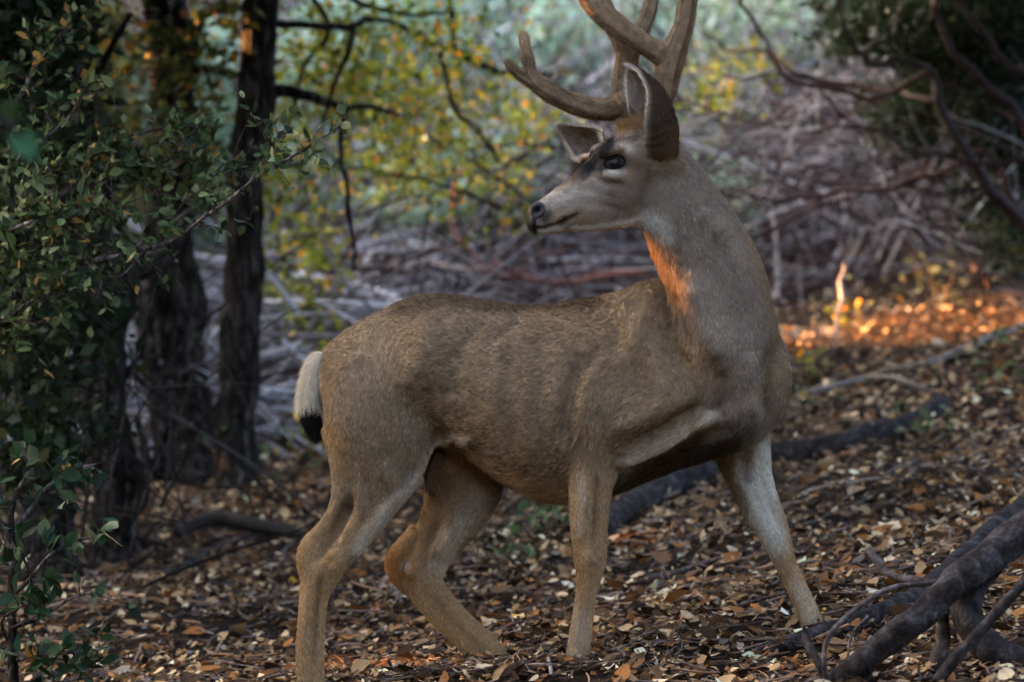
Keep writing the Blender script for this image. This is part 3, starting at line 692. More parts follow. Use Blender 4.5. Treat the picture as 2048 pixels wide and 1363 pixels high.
def make_wood():
    on_ground([(1190, 1075, 26), (1260, 1020, 30), (1340, 975, 33), (1420, 940, 33), (1500, 920, 31), (1600, 908, 28), (1700, 885, 26), (1800, 855, 24), (1880, 815, 20)], 'root_bark', 'fallen_log', 'long dark fallen log on the slope behind the deer\'s forelegs', 'log', None, 24, .55, (.75, .72, .7), .03, .009)
    t = thing('tree_root', 'thick dark root with a looped side root, arching over the leaf litter', 'root', tuple(gpt(1760, 1340)))
    for rows, nm in (([(1600, 1450, -.62, 28), (1660, 1385, -.75, 29), (1715, 1335, -.82, 30), (1790, 1270, -.84, 28), (1865, 1205, -.82, 28), (1930, 1150, -.78, 32), (1995, 1105, -.72, 36), (2060, 1060, -.66, 38), (2160, 985, -.5, 42)], 'root'),
                     ([(1985, 1110, -.72, 36), (1950, 1150, -.72, 36), (1932, 1195, -.72, 34), (1935, 1240, -.74, 33), (1965, 1285, -.78, 33), (2020, 1325, -.8, 34), (2100, 1370, -.8, 34), (2180, 1440, -.75, 34)], 'root')):
        b, P, ra = branch(rows, n=24, k=12, wob=.02); KN['n'] = 24; knobbly(b, .008, 10, 27); b.build(nm, M['root_bark'], t)
    gw = 'sticks by the roots'
    free_branch([(1835, 1420, -.9, 13), (1890, 1345, -.93, 13), (1950, 1268, -.95, 12), (2015, 1200, -.95, 11), (2110, 1100, -.93, 10)], 'root_bark', 'fallen_branch', 'straight grey branch leaning across the looped root', 'branch', gw)
    free_branch([(1888, 1225, -.72, 14), (1890, 1270, -.72, 15), (1878, 1320, -.74, 16), (1855, 1375, -.75, 17), (1830, 1440, -.72, 18)], 'root_bark', 'fallen_branch', 'pale grey stick standing beneath the thick root', 'branch', gw, colr=(2.2, 2.1, 2))
    free_branch([(1733, 1092, -.60, 5), (1746, 1116, -.62, 9), (1768, 1143, -.64, 8), (1800, 1153, -.66, 8), (1838, 1163, -.68, 9), (1880, 1185, -.7, 8), (1910, 1200, -.72, 7)], 'root_bark', 'fallen_branch', 'short bent grey stick with a broken upright end', 'branch', gw, colr=(2.6, 2.6, 2.6))
    free_branch([(1900, 1150, -.72, 6), (1862, 1166, -.75, 5.5), (1795, 1172, -.78, 5), (1740, 1192, -.8, 5.5), (1690, 1232, -.82, 5.5), (1660, 1275, -.84, 5.5), (1652, 1310, -.84, 5), (1660, 1400, -.8, 5)], 'root_bark', 'twig', 'thin grey twig arching from the thick root down to the leaves', 'twig', gw, colr=(3, 2.9, 2.8), n=8, amp=0)
    free_branch([(1607, 1256, -.72, 4), (1610, 1280, -.74, 9), (1628, 1310, -.78, 9), (1650, 1345, -.8, 9), (1672, 1410, -.75, 9)], 'root_bark', 'fallen_branch', 'short dark broken stick pointing up before the far forefoot', 'branch', gw)
    free_branch([(1735, 1230, -.78, 2.5), (1702, 1265, -.8, 2.5), (1695, 1310, -.82, 2.5), (1680, 1360, -.8, 2.5)], 'root_bark', 'twig', 'hair-thin grey twig beside the arching twig', 'twig', gw, colr=(3.5, 3.4, 3.3), n=6, amp=0)
    on_ground([(1520, 1308, 14), (1590, 1288, 19), (1660, 1268, 20), (1740, 1242, 22), (1810, 1208, 22), (1880, 1160, 22), (1960, 1090, 24), (2060, 1010, 26)], 'root_bark', 'fallen_branch', 'lichen-dark branch lying on the leaves behind the thick root', 'branch', gw, 16, .7, (.9, .9, .9), .015, .005)
    S = [([(845, 1342, 5), (920, 1330, 7), (1010, 1316, 6), (1090, 1302, 6), (1120, 1285, 4)], 'long twig lying across the far hind foot'), ([(930, 1335, 4), (1040, 1322, 5), (1130, 1318, 5), (1180, 1335, 4)], 'dark twig running up to the near forefoot'),
         ([(1098, 1300, 4), (1102, 1330, 5), (1104, 1365, 5)], 'short forked twig standing left of the near forefoot'), ([(1380, 1200, 3), (1430, 1212, 5), (1455, 1228, 4)], 'bent brown twig between the forefeet'), ([(1240, 1205, 3), (1330, 1198, 5), (1430, 1205, 4)], 'thin pale twig lying between the forelegs'),
         ([(1420, 1190, 3), (1520, 1150, 4), (1560, 1120, 3)], 'thin stick pointing at the far foreleg'), ([(1500, 1065, 3), (1560, 1060, 4), (1700, 1020, 4), (1760, 985, 3)], 'long thin stick across the slope behind the far foreleg'), ([(1380, 880, 4), (1394, 930, 6), (1408, 975, 6), (1406, 1010, 5)], 'upright brown stem in front of the fallen log'),
         ([(1640, 900, 3), (1740, 880, 5), (1830, 845, 5), (1900, 800, 4)], 'grey stick lying along the fallen log'), ([(1700, 770, 5), (1800, 745, 7), (1900, 720, 8), (2060, 650, 8)], 'dark stick on the sunlit bank'), ([(1580, 800, 6), (1660, 790, 8), (1760, 762, 8), (1860, 790, 6)], 'dark crooked stick on the slope behind the chest'),
         ([(350, 1090, 16), (430, 1070, 20), (520, 1075, 18), (600, 1085, 12)], 'dark half-buried branch behind the near hind leg'), ([(320, 1160, 9), (450, 1100, 8), (560, 1060, 6)], 'dark thin branch on the litter beside the half-buried branch'), ([(230, 935, 4), (330, 968, 5), (420, 990, 5), (520, 1030, 4)], 'long thin brown twig sloping past the oak trunks'),
         ([(548, 1165, 3), (575, 1110, 4), (620, 1045, 3)], 'thin bowed grass stem behind the hock'), ([(340, 1250, 6), (430, 1190, 6), (510, 1165, 5)], 'dark twig among the leaves near the shrub'), ([(1300, 1160, 8), (1360, 1150, 9), (1420, 1128, 7)], 'short thick bark piece between the forelegs'),
         ([(1250, 1105, 4), (1330, 1090, 4), (1390, 1078, 3)], 'rusty twig just below the fallen log'), ([(1480, 1235, 4), (1560, 1210, 4), (1590, 1190, 3)], 'thin twig left of the far forefoot'), ([(640, 1350, 4), (720, 1340, 4), (800, 1352, 4)], 'sunlit twig beside the near hind foot'),
         ([(1760, 960, 4), (1840, 930, 5), (1930, 900, 4)], 'thin dark stick high on the slope'), ([(1850, 1010, 5), (1930, 985, 5), (2040, 940, 4)], 'grey stick above the roots'), ([(560, 1230, 4), (480, 1260, 4), (400, 1300, 3)], 'brown twig left of the near hind foot')]
    for uvr, lab in S:
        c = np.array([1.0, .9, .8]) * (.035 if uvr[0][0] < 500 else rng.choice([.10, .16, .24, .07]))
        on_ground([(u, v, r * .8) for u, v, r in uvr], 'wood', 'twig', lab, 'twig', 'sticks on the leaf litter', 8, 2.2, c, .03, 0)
    # standing stem is upright: keep it off the ground plane

# ---------------------------------------------------------------- leafy shrubs near the camera
def leafy(t, twigs, nsingle, pal, size, seed, density, spread, gap_y=.12, mat='leaf'):
    """leaves along twigs: twigs = (u,v,y,r) polylines; side shoots carry the leaves"""
    g = np.random.default_rng(seed); P = []; T = []; bw = MB()
    for rows, dn in twigs:
        b, Q, ra = branch(rows, n=7, k=8, wob=.02, seed=rows[0][0] * .01); bw.add(b.v[0], b.f3[0], b.f4[0], C=(1.5, 1.4, 1.35))
        L = np.linalg.norm(np.diff(Q, axis=0), axis=1).sum(); ns = max(2, int(L * density * dn))
        for s in range(ns):
            i = g.integers(1, len(Q) - 1); d = Q[i + 1] - Q[i]; d /= np.linalg.norm(d)
            e = d * .5 + g.normal(0, .7, 3) * np.array([1, .8, 1]) + [0, 0, .25]; e /= np.linalg.norm(e); l = spread * g.uniform(.4, 1.3)
            S = np.array([Q[i], Q[i] + e * l * .5 + g.normal(0, l * .08, 3), Q[i] + e * l + g.normal(0, l * .12, 3)]); S = catmull(S, 3)
            V, f3, f4 = tube(S, np.linspace(.0017, .0008, len(S)), None, 5, cap=False); bw.add(V, f3, f4, C=(1.2, .9, .7))
            for q in range(g.integers(4, 9)):
                a = S[g.integers(1, len(S))] + g.normal(0, .004, 3); dd = e * .5 + g.normal(0, .8, 3); dd /= np.linalg.norm(dd); P.append(a); T.append(dd)
    bw.build('twigs', M['grey_bark'], t)
    P = np.array(P); T = np.array(T); n = len(P)
    N = g.normal(0, .55, (n, 3)) + [0, -.45, .8]; N -= T * (N * T).sum(1)[:, None]; N /= np.linalg.norm(N, axis=1)[:, None]; S = np.cross(N, T)
    sz = size * g.uniform(.6, 1.3, n); P = P + T * sz[:, None] * .5; C = pick(pal, n, g)
    U, W = project(P); inv = (U > 0) & (U < 2048) & (W > 0) & (W < 1363)
    order = np.argsort(np.where(inv, -sz / (CAM_D + P[:, 1]), 1)); single = order[:min(nsingle, int(inv.sum()))]; rest = np.ones(n, bool); rest[single] = False
    if rest.any():
        b = MB(); leaves_mesh(b, P[rest], (T[rest], S[rest], N[rest]), sz[rest], C[rest], SHAPES, g); tag(b.build('leaves', M[mat], t), kind='stuff')
    bank = []
    for q in range(24):
        bb = MB(); SV, SF = SHAPES[q % len(SHAPES)]; bb.add(SV, F4=SF, C=pick(pal, 1, g, .2)[0]); bank.append(bb.mesh('leaf', M[mat]))
    PINV[t.name] = t.matrix_basis.inverted()
    for i in single: one_leaf('leaf', P[i], (T[i], S[i], N[i]), sz[i], bank[g.integers(0, 24)], t)

def make_shrubs():
    p = at(-90, 1300, .6); t = thing('oak_sapling', 'leafy grey-green oak sapling spreading over the trunks, long arching twig', 'shrub', tuple(p))
    st = [(-90, 1320, .6, 22), (-80, 1000, .6, 19), (-70, 760, .65, 17), (-60, 560, .7, 15), (-60, 360, .7, 12), (-40, 150, .7, 9), (-20, -60, .7, 6)]
    b, Q, ra = branch(st, n=12, k=8, wob=.03); b.build('stem', M['oak_bark'], t)
    tw = [([(-60, 640, .65, 8), (60, 582, .6, 6), (180, 526, .55, 5), (340, 480, .5, 4.5), (430, 420, .45, 4), (500, 362, .4, 3.5), (580, 315, .35, 3), (680, 258, .3, 2)], .55), ([(160, 530, .55, 4), (290, 488, .55, 3.5), (350, 446, .55, 2)], .8), ([(-60, 600, .65, 7), (30, 520, .6, 5), (100, 480, .6, 3), (170, 440, .55, 2)], 1.2),
          ([(-60, 420, .7, 7), (40, 320, .7, 5), (110, 260, .7, 4), (190, 178, .7, 2)], 1.2), ([(-60, 480, .7, 6), (110, 392, .75, 5), (230, 358, .8, 4), (300, 335, .8, 3), (400, 290, .8, 2)], 1.5), ([(120, 390, .75, 4), (200, 300, .8, 3), (290, 262, .8, 2.5), (390, 250, .8, 2)], 1.4), ([(230, 358, .8, 3.5), (330, 350, .85, 3), (420, 352, .85, 2), (470, 330, .85, 1.5)], 1.3),
          ([(-60, 520, .7, 6), (40, 450, .5, 4), (130, 430, .5, 3), (240, 420, .5, 2)], 1.5), ([(-60, 660, .7, 6), (0, 640, .6, 5), (70, 600, .5, 3), (140, 580, .5, 2)], 1.5), ([(-60, 700, .7, 5), (30, 660, .6, 4), (90, 640, .5, 2)], 1.5), ([(-60, 330, .7, 6), (30, 200, .8, 4), (80, 120, .9, 3), (150, 60, 1, 2)], 1.0),
          ([(300, 335, .8, 3), (330, 380, .8, 2.5), (380, 410, .8, 2), (440, 420, .8, 1.5)], 1.2), ([(500, 362, .4, 2.5), (540, 300, .4, 2), (560, 262, .4, 1.5)], 1.2), ([(40, 450, .5, 3), (60, 380, .5, 3), (120, 330, .5, 2)], 1.4), ([(180, 526, .55, 3), (200, 560, .5, 2), (190, 600, .5, 1.5)], .8), ([(300, 490, .5, 3), (260, 540, .5, 2), (210, 560, .5, 1.5)], 1.0)]
    leafy(t, tw, 290, GREEN, .036, 701, 52, .13)
    p = at(40, 1420, -.25); t = thing('shrub', 'dark green broad-leaved shrub beside the leaf litter, under the sapling', 'shrub', tuple(p))
    b, Q, ra = branch([(40, 1440, -.25, 14), (30, 1340, -.2, 11), (20, 1200, -.1, 8), (30, 1050, 0, 6), (40, 960, .1, 4)], n=10, k=6, wob=.03); b.build('stem', M['oak_bark'], t)
    tw = [([(30, 1180, -.1, 5), (90, 1120, -.15, 4), (150, 1080, -.15, 3), (200, 1065, -.15, 2)], .9), ([(30, 1050, 0, 5), (90, 980, .1, 4), (150, 940, .15, 3), (205, 925, .2, 2)], 1.0), ([(25, 1250, -.15, 5), (90, 1230, -.2, 4), (140, 1200, -.2, 3), (190, 1180, -.2, 2)], .7), ([(30, 1320, -.2, 5), (100, 1310, -.25, 4), (170, 1300, -.25, 3), (230, 1290, -.25, 2)], 1.0),
          ([(30, 1100, -.05, 4), (0, 1050, -.05, 3), (-40, 1020, 0, 2)], 1), ([(30, 1200, -.1, 4), (60, 1160, -.2, 3), (40, 1100, -.25, 2)], 1.0), ([(30, 980, .05, 4), (60, 930, .1, 3), (30, 890, .1, 2)], 1.0), ([(40, 1400, -.2, 5), (110, 1370, -.25, 4), (200, 1350, -.3, 3)], 1.0), ([(30, 1290, -.15, 4), (10, 1240, -.2, 3), (50, 1210, -.25, 2)], .8)]
    leafy(t, tw, 200, [(5, (.018, .045, .02)), (4, (.032, .066, .03)), (3, (.012, .025, .013)), (.5, (.09, .12, .06)), (.3, (.28, .16, .04))], .05, 711, 26, .10)  # leaf greens darkened for the dim lower corner; shade is in the colour
    p = at(-60, 420, -4.0); t = thing('leafy_twig', 'blurred green leaves of a twig hanging close to the camera', 'twig', tuple(p))
    b, Q, ra = branch([(-160, 120, -4, 12), (-60, 200, -4, 9), (20, 250, -4, 6), (45, 275, -4, 4)], n=8, k=6); b.build('stem', M['grey_bark'], t)
    for k, (u, v, ang, s) in enumerate(((48, 292, -.9, .058), (20, 225, .8, .05))):
        bb = MB(); SV, SF = SHAPES[3]; bb.add(SV, F4=SF, C=((.05, .16, .07), (.05, .08, .03))[k]); T_ = np.array([math.cos(ang), -.2, math.sin(ang)]); T_ /= np.linalg.norm(T_); N_ = np.cross(T_, np.cross([0, -1, .3], T_)); N_ /= np.linalg.norm(N_)
        PINV[t.name] = t.matrix_basis.inverted(); one_leaf('leaf', at(u, v, -4), (T_, np.cross(N_, T_), N_), s, bb.mesh('leaf', M['leaf']), t)
    # a broken sprig of pale green leaves on the litter
    c = gpt(1512, 1330, .02); t = thing('oak_sprig', 'broken sprig of pale green leaves lying before the forefeet', 'leaves', tuple(c)); g = np.random.default_rng(720)
    b, Q, ra = branch([(1470, 1345, c[1] - .02, 2.5), (1500, 1330, c[1] - .02, 3), (1540, 1320, c[1] - .02, 2)], n=6, k=5); b.build('stem', M['grey_bark'], t)
    PINV[t.name] = t.matrix_basis.inverted()
    for k in range(8):
        bb = MB(); SV, SF = leaf_shape('toothed', np.random.default_rng(730 + k)); bb.add(SV, F4=SF, C=np.array([.36, .44, .32]) * g.uniform(.75, 1.15))
        a = g.uniform(0, 6.28); T_ = np.array([math.cos(a), math.sin(a) * .8, g.normal(0, .3)]); T_ /= np.linalg.norm(T_); N_ = np.array([g.normal(0, .3), -.5 + g.normal(0, .2), .8]); N_ -= T_ * (N_ @ T_); N_ /= np.linalg.norm(N_)
        one_leaf('leaf', at(1495 + g.uniform(-25, 50), 1318 + g.uniform(-22, 26), c[1] - .02), (T_, np.cross(N_, T_), N_), g.uniform(.032, .048), bb.mesh('leaf', M['litter']), t)

make_trees(); make_manzanita(); make_brush(); make_tangle(); make_bushes()
# ---------------------------------------------------------------- the deer
def yc(u): return .12 + (u - 640) / (1550 - 640) * (-.26)          # the body stands a little askew: hips further off than the chest

# limbs: rows of (u, v, depth y, radius across in photo pixels, radius in depth in metres), in the direction the coat lies
LIMBS = {
 'neck': [(1292, 312, -.262, 64, .070), (1322, 358, -.255, 78, .082), (1358, 416, -.245, 84, .092), (1395, 480, -.225, 92, .104),
          (1431, 556, -.205, 97, .116), (1446, 628, -.19, 101, .126), (1452, 700, -.17, 109, .130), (1450, 780, -.145, 100, .118), (1430, 830, -.13, 70, .08)],
 'right_hind': [(770, 720, .02, 95, .075), (765, 800, .005, 118, .088), (768, 872, -.005, 108, .085), (766, 940, -.008, 78, .068), (744, 1000, -.012, 54, .052),
          (722, 1042, -.018, 42, .042), (696, 1078, -.022, 37, .034), (668, 1110, -.027, 37, .031), (646, 1140, -.03, 38, .031), (633, 1170, -.03, 33, .028),
          (627, 1200, -.03, 28, .024), (623, 1245, -.03, 27, .023), (620, 1300, -.03, 28, .024), (621, 1345, -.03, 27, .024), (623, 1372, -.03, 29, .026), (628, 1392, -.035, 26, .024)],
 'right_hamstring': [(672, 850, .02, 32, .05), (690, 930, .0, 30, .045), (684, 1000, -.012, 22, .030), (655, 1048, -.02, 16, .016), (626, 1084, -.026, 20, .019), (611, 1112, -.03, 18, .020), (612, 1150, -.03, 14, .018)],
 'left_hind': [(900, 830, .12, 90, .07), (925, 900, .13, 92, .07), (928, 960, .14, 82, .062), (912, 1015, .15, 68, .052), (886, 1062, .155, 54, .042), (862, 1100, .16, 46, .036),
          (846, 1136, .165, 45, .034), (848, 1166, .168, 39, .031), (866, 1196, .17, 36, .027), (896, 1230, .17, 34, .025), (932, 1265, .17, 33, .025), (966, 1298, .17, 34, .026), (995, 1322, .17, 31, .026), (1012, 1336, .165, 27, .024)],
 'left_hock': [(838, 1060, .155, 20, .022), (808, 1098, .162, 22, .024), (791, 1128, .166, 22, .024), (802, 1154, .168, 20, .022), (826, 1180, .17, 16, .02)],
 'right_front': [(1215, 800, -.165, 78, .07), (1196, 860, -.165, 66, .066), (1188, 905, -.163, 52, .056), (1184, 948, -.16, 46, .048), (1180, 995, -.158, 41, .042), (1178, 1042, -.156, 37, .037),
          (1179, 1085, -.154, 34, .034), (1180, 1115, -.153, 32, .033), (1179, 1142, -.152, 27, .028), (1175, 1170, -.152, 22, .023), (1170, 1200, -.151, 20, .021), (1166, 1235, -.15, 20.5, .021),
          (1160, 1275, -.15, 22, .022), (1155, 1312, -.15, 22, .023), (1150, 1338, -.155, 22, .022)],
 'left_front': [(1462, 830, -.03, 78, .07), (1480, 888, -.025, 62, .06), (1494, 938, -.022, 50, .05), (1512, 990, -.02, 41, .042), (1535, 1038, -.018, 35, .037), (1552, 1075, -.016, 29, .033), (1563, 1104, -.015, 24, .028),
          (1575, 1135, -.014, 20, .023), (1591, 1168, -.013, 19.5, .021), (1608, 1205, -.012, 20, .021), (1622, 1240, -.011, 22, .023), (1634, 1268, -.012, 22, .023)],
 'shoulder': [(1268, 600, -.135, 40, .045), (1300, 670, -.165, 62, .05), (1345, 745, -.19, 74, .06), (1372, 790, -.20, 70, .06)],
 'upper_arm': [(1385, 775, -.20, 62, .058), (1320, 812, -.20, 66, .058), (1250, 845, -.185, 64, .058), (1190, 872, -.17, 48, .05)],
 'breast': [(1550, 715, -.16, 38, .06), (1520, 770, -.16, 66, .09), (1470, 830, -.13, 70, .10), (1390, 880, -.09, 45, .08)],
 'elbow': [(1190, 850, -.16, 30, .035), (1160, 872, -.165, 22, .026), (1145, 888, -.168, 12, .016)],
 'flank': [(815, 800, .0, 60, .05), (865, 850, .0, 44, .035), (905, 880, .01, 16, .02)],
 'sheath': [(880, 905, .06, 16, .02), (866, 945, .06, 15, .016), (863, 975, .06, 12, .013), (866, 990, .06, 7, .008)],
}
# trunk: upright rings (u, top, bottom, half width m)
TRUNK = [(1576, 700, 745, .03), (1560, 672, 800, .075), (1530, 645, 850, .115), (1480, 618, 895, .14), (1420, 590, 918, .152), (1350, 556, 940, .160), (1290, 560, 962, .168), (1240, 580, 982, .176),
         (1180, 593, 1002, .186), (1120, 604, 1006, .194), (1060, 610, 994, .194), (1000, 604, 962, .186), (950, 594, 925, .175), (900, 587, 895, .168), (850, 588, 885, .163), (800, 601, 890, .158),
         (750, 625, 890, .148), (705, 650, 880, .132), (672, 674, 860, .112), (650, 694, 830, .085), (638, 715, 785, .045)]
# head: upright rings (u, top, bottom, half width m) from the nose back
HEADYAW = R(22)
HEADR = [(1058, 428, 452, .016), (1065, 412, 464, .028), (1080, 400, 469, .034), (1100, 387, 468, .037), (1125, 367, 466, .041), (1150, 346, 464, .046), (1178, 320, 463, .056), (1205, 292, 462, .069),
         (1235, 268, 460, .079), (1268, 250, 456, .083), (1300, 248, 448, .080), (1330, 262, 425, .068), (1350, 285, 400, .045)]
def yh(u): return -.262 - math.tan(HEADYAW) * (1275 - u) / 768.

def build_body():
    b = MB(); axes = []
    for name, rows in LIMBS.items():
        r = catmull(rows, 5)
        P = np.array([at(*q[:3]) for q in r]); d = CAM_D + P[:, 1]
        ra = r[:, 3] * d / FPX
        V, F3, F4 = tube(P, ra, r[:, 4], 24); b.add(V, F3, F4)
        T = np.gradient(P, axis=0); T /= np.linalg.norm(T, axis=1)[:, None]
        axes.append((name, P, T, (ra + r[:, 4]) * .5))
    th = np.linspace(0, 2 * math.pi, 32, endpoint=False)
    for name, rows in (('trunk', TRUNK), ('head', HEADR)):
        r = catmull(rows, 4); V = []; P = []
        for u, t, bt, hw in r:
            y = yc(u) if name == 'trunk' else yh(u)
            p0, p1 = at(u, t, y), at(u, bt, y); c = (p0 + p1) / 2; h = (p0[2] - p1[2]) / 2
            side = np.array([.0, 1.0, 0]) if name == 'trunk' else np.array([-math.sin(HEADYAW), math.cos(HEADYAW), 0])
            s, k = np.sin(th), np.cos(th)
            if name == 'trunk': w = hw * k * (1 - .16 * s - .10 * s * s)
            else:
                tt = np.clip((u - 1080) / 160., 0, 1)                   # towards the brow the head is widest high up, the muzzle is rounder
                w = hw * np.sign(k) * np.abs(k) ** .85 * (1 + .22 * tt * s - .20 * tt * np.maximum(0, -s))
            V.append(c + np.outer(w, side) + np.outer(s * h, [0, 0, 1])); P.append(np.append(c, h * .5 + hw * .5))
        V = np.array(V); mR, n = V.shape[:2]; V = V.reshape(-1, 3)
        i, j = np.meshgrid(np.arange(mR - 1), np.arange(n), indexing='ij'); a = i * n + j; q = i * n + (j + 1) % n
        P = np.array(P); V = np.vstack([V, P[0, :3], P[-1, :3]])
        F3 = [(mR * n, k, (k + 1) % n) for k in range(n)] + [(mR * n + 1, (mR - 1) * n + (k + 1) % n, (mR - 1) * n + k) for k in range(n)]
        b.add(V, F3, np.stack([a, a + n, q + n, q], -1).reshape(-1, 4))
        T = np.gradient(P[:, :3], axis=0); T /= np.linalg.norm(T, axis=1)[:, None]
        axes.append((name, P[:, :3], T, P[:, 3]))
    def blob(u, v, y, ru, rv, ry, rot=0):
        c = at(u, v, y); lat, lon = 10, 16; V = []
        for i_ in range(lat + 1):
            f = math.pi * i_ / lat
            for j_ in range(lon):
                g = 2 * math.pi * j_ / lon
                e = np.array([math.sin(f) * math.cos(g) * ru, math.cos(f) * rv]) / 768.
                e = np.array([e[0] * math.cos(rot) - e[1] * math.sin(rot), e[0] * math.sin(rot) + e[1] * math.cos(rot)])
                V.append(c + np.array([e[0], math.sin(f) * math.sin(g) * ry, e[1]]))
        F = [(i_ * lon + j_, (i_ + 1) * lon + j_, (i_ + 1) * lon + (j_ + 1) % lon, i_ * lon + (j_ + 1) % lon) for i_ in range(lat) for j_ in range(lon)]
        b.add(V, F4=F)
    yb = yh(1220)
    blob(1222, 302, yb - .060, 26, 12, .020, .30)       # brow over the near eye
    blob(1200, 300, yb + .050, 22, 14, .022, .35)       # brow over the far eye
    blob(1222, 352, yb - .055, 36, 14, .030, -.15)      # cheekbone under the eye
    blob(1275, 250, yh(1275), 44, 30, .06)              # crown between the antlers
    blob(1082, 425, yh(1082) - .022, 22, 24, .016)      # nostril wing
    blob(1312, 318, yh(1312) - .066, 38, 34, .035)      # ear butt
    me = b.mesh('body', None)
    # one skin over everything
    tmp = bpy.data.objects.new('body_tmp', me); col.objects.link(tmp)
    md = tmp.modifiers.new('skin', 'REMESH'); md.mode = 'VOXEL'; md.voxel_size = .0045
    dg = bpy.context.evaluated_depsgraph_get()
    ev = tmp.evaluated_get(dg).to_mesh()
    V = np.empty(len(ev.vertices) * 3, np.float32); ev.vertices.foreach_get('co', V); V = V.reshape(-1, 3).astype(float)
    F = np.empty(len(ev.loops), np.int32); ev.loops.foreach_get('vertex_index', F)
    E = np.empty(len(ev.edges) * 2, np.int32); ev.edges.foreach_get('vertices', E); E = E.reshape(-1, 2)
    assert len(F) == 4 * len(ev.polygons)
    F = F.reshape(-1, 4)
    tmp.evaluated_get(dg).to_mesh_clear(); bpy.data.objects.remove(tmp); bpy.data.meshes.remove(me)
    return V, F, E, axes

def laplace(V, E, w, it):
    n = len(V); deg = np.bincount(E.ravel(), minlength=n)[:, None].astype(float)
    for _ in range(it):
        S = np.zeros_like(V)
        for k in range(V.shape[1]):
            S[:, k] = np.bincount(E[:, 0], V[E[:, 1], k], n) + np.bincount(E[:, 1], V[E[:, 0], k], n)
        V = V + w * (S / deg - V)
    return V

def vnormals(V, F):
    N = np.cross(V[F[:, 2]] - V[F[:, 0]], V[F[:, 3]] - V[F[:, 1]])
    A = np.zeros_like(V)
    for k in range(4):
        for c in range(3): A[:, c] += np.bincount(F[:, k], N[:, c], len(V))
    return A / (np.linalg.norm(A, axis=1)[:, None] + 1e-12)

def seg_dist(U, W, poly):
    """distance in pixels to a polyline and the position along it 0..1"""
    best = np.full(len(U), 1e9); pos = np.zeros(len(U)); L = 0
    poly = np.asarray(poly, float)
    seg = np.linalg.norm(np.diff(poly, axis=0), axis=1); tot = seg.sum()
    for (a, b), l in zip(zip(poly[:-1], poly[1:]), seg):
        ab = b - a
        t = np.clip(((U - a[0]) * ab[0] + (W - a[1]) * ab[1]) / (l * l), 0, 1)
        d = np.hypot(U - a[0] - t * ab[0], W - a[1] - t * ab[1])
        m_ = d < best; best[m_] = d[m_]; pos[m_] = ((L + t * l) / tot)[m_]
        L += l
    return best, pos

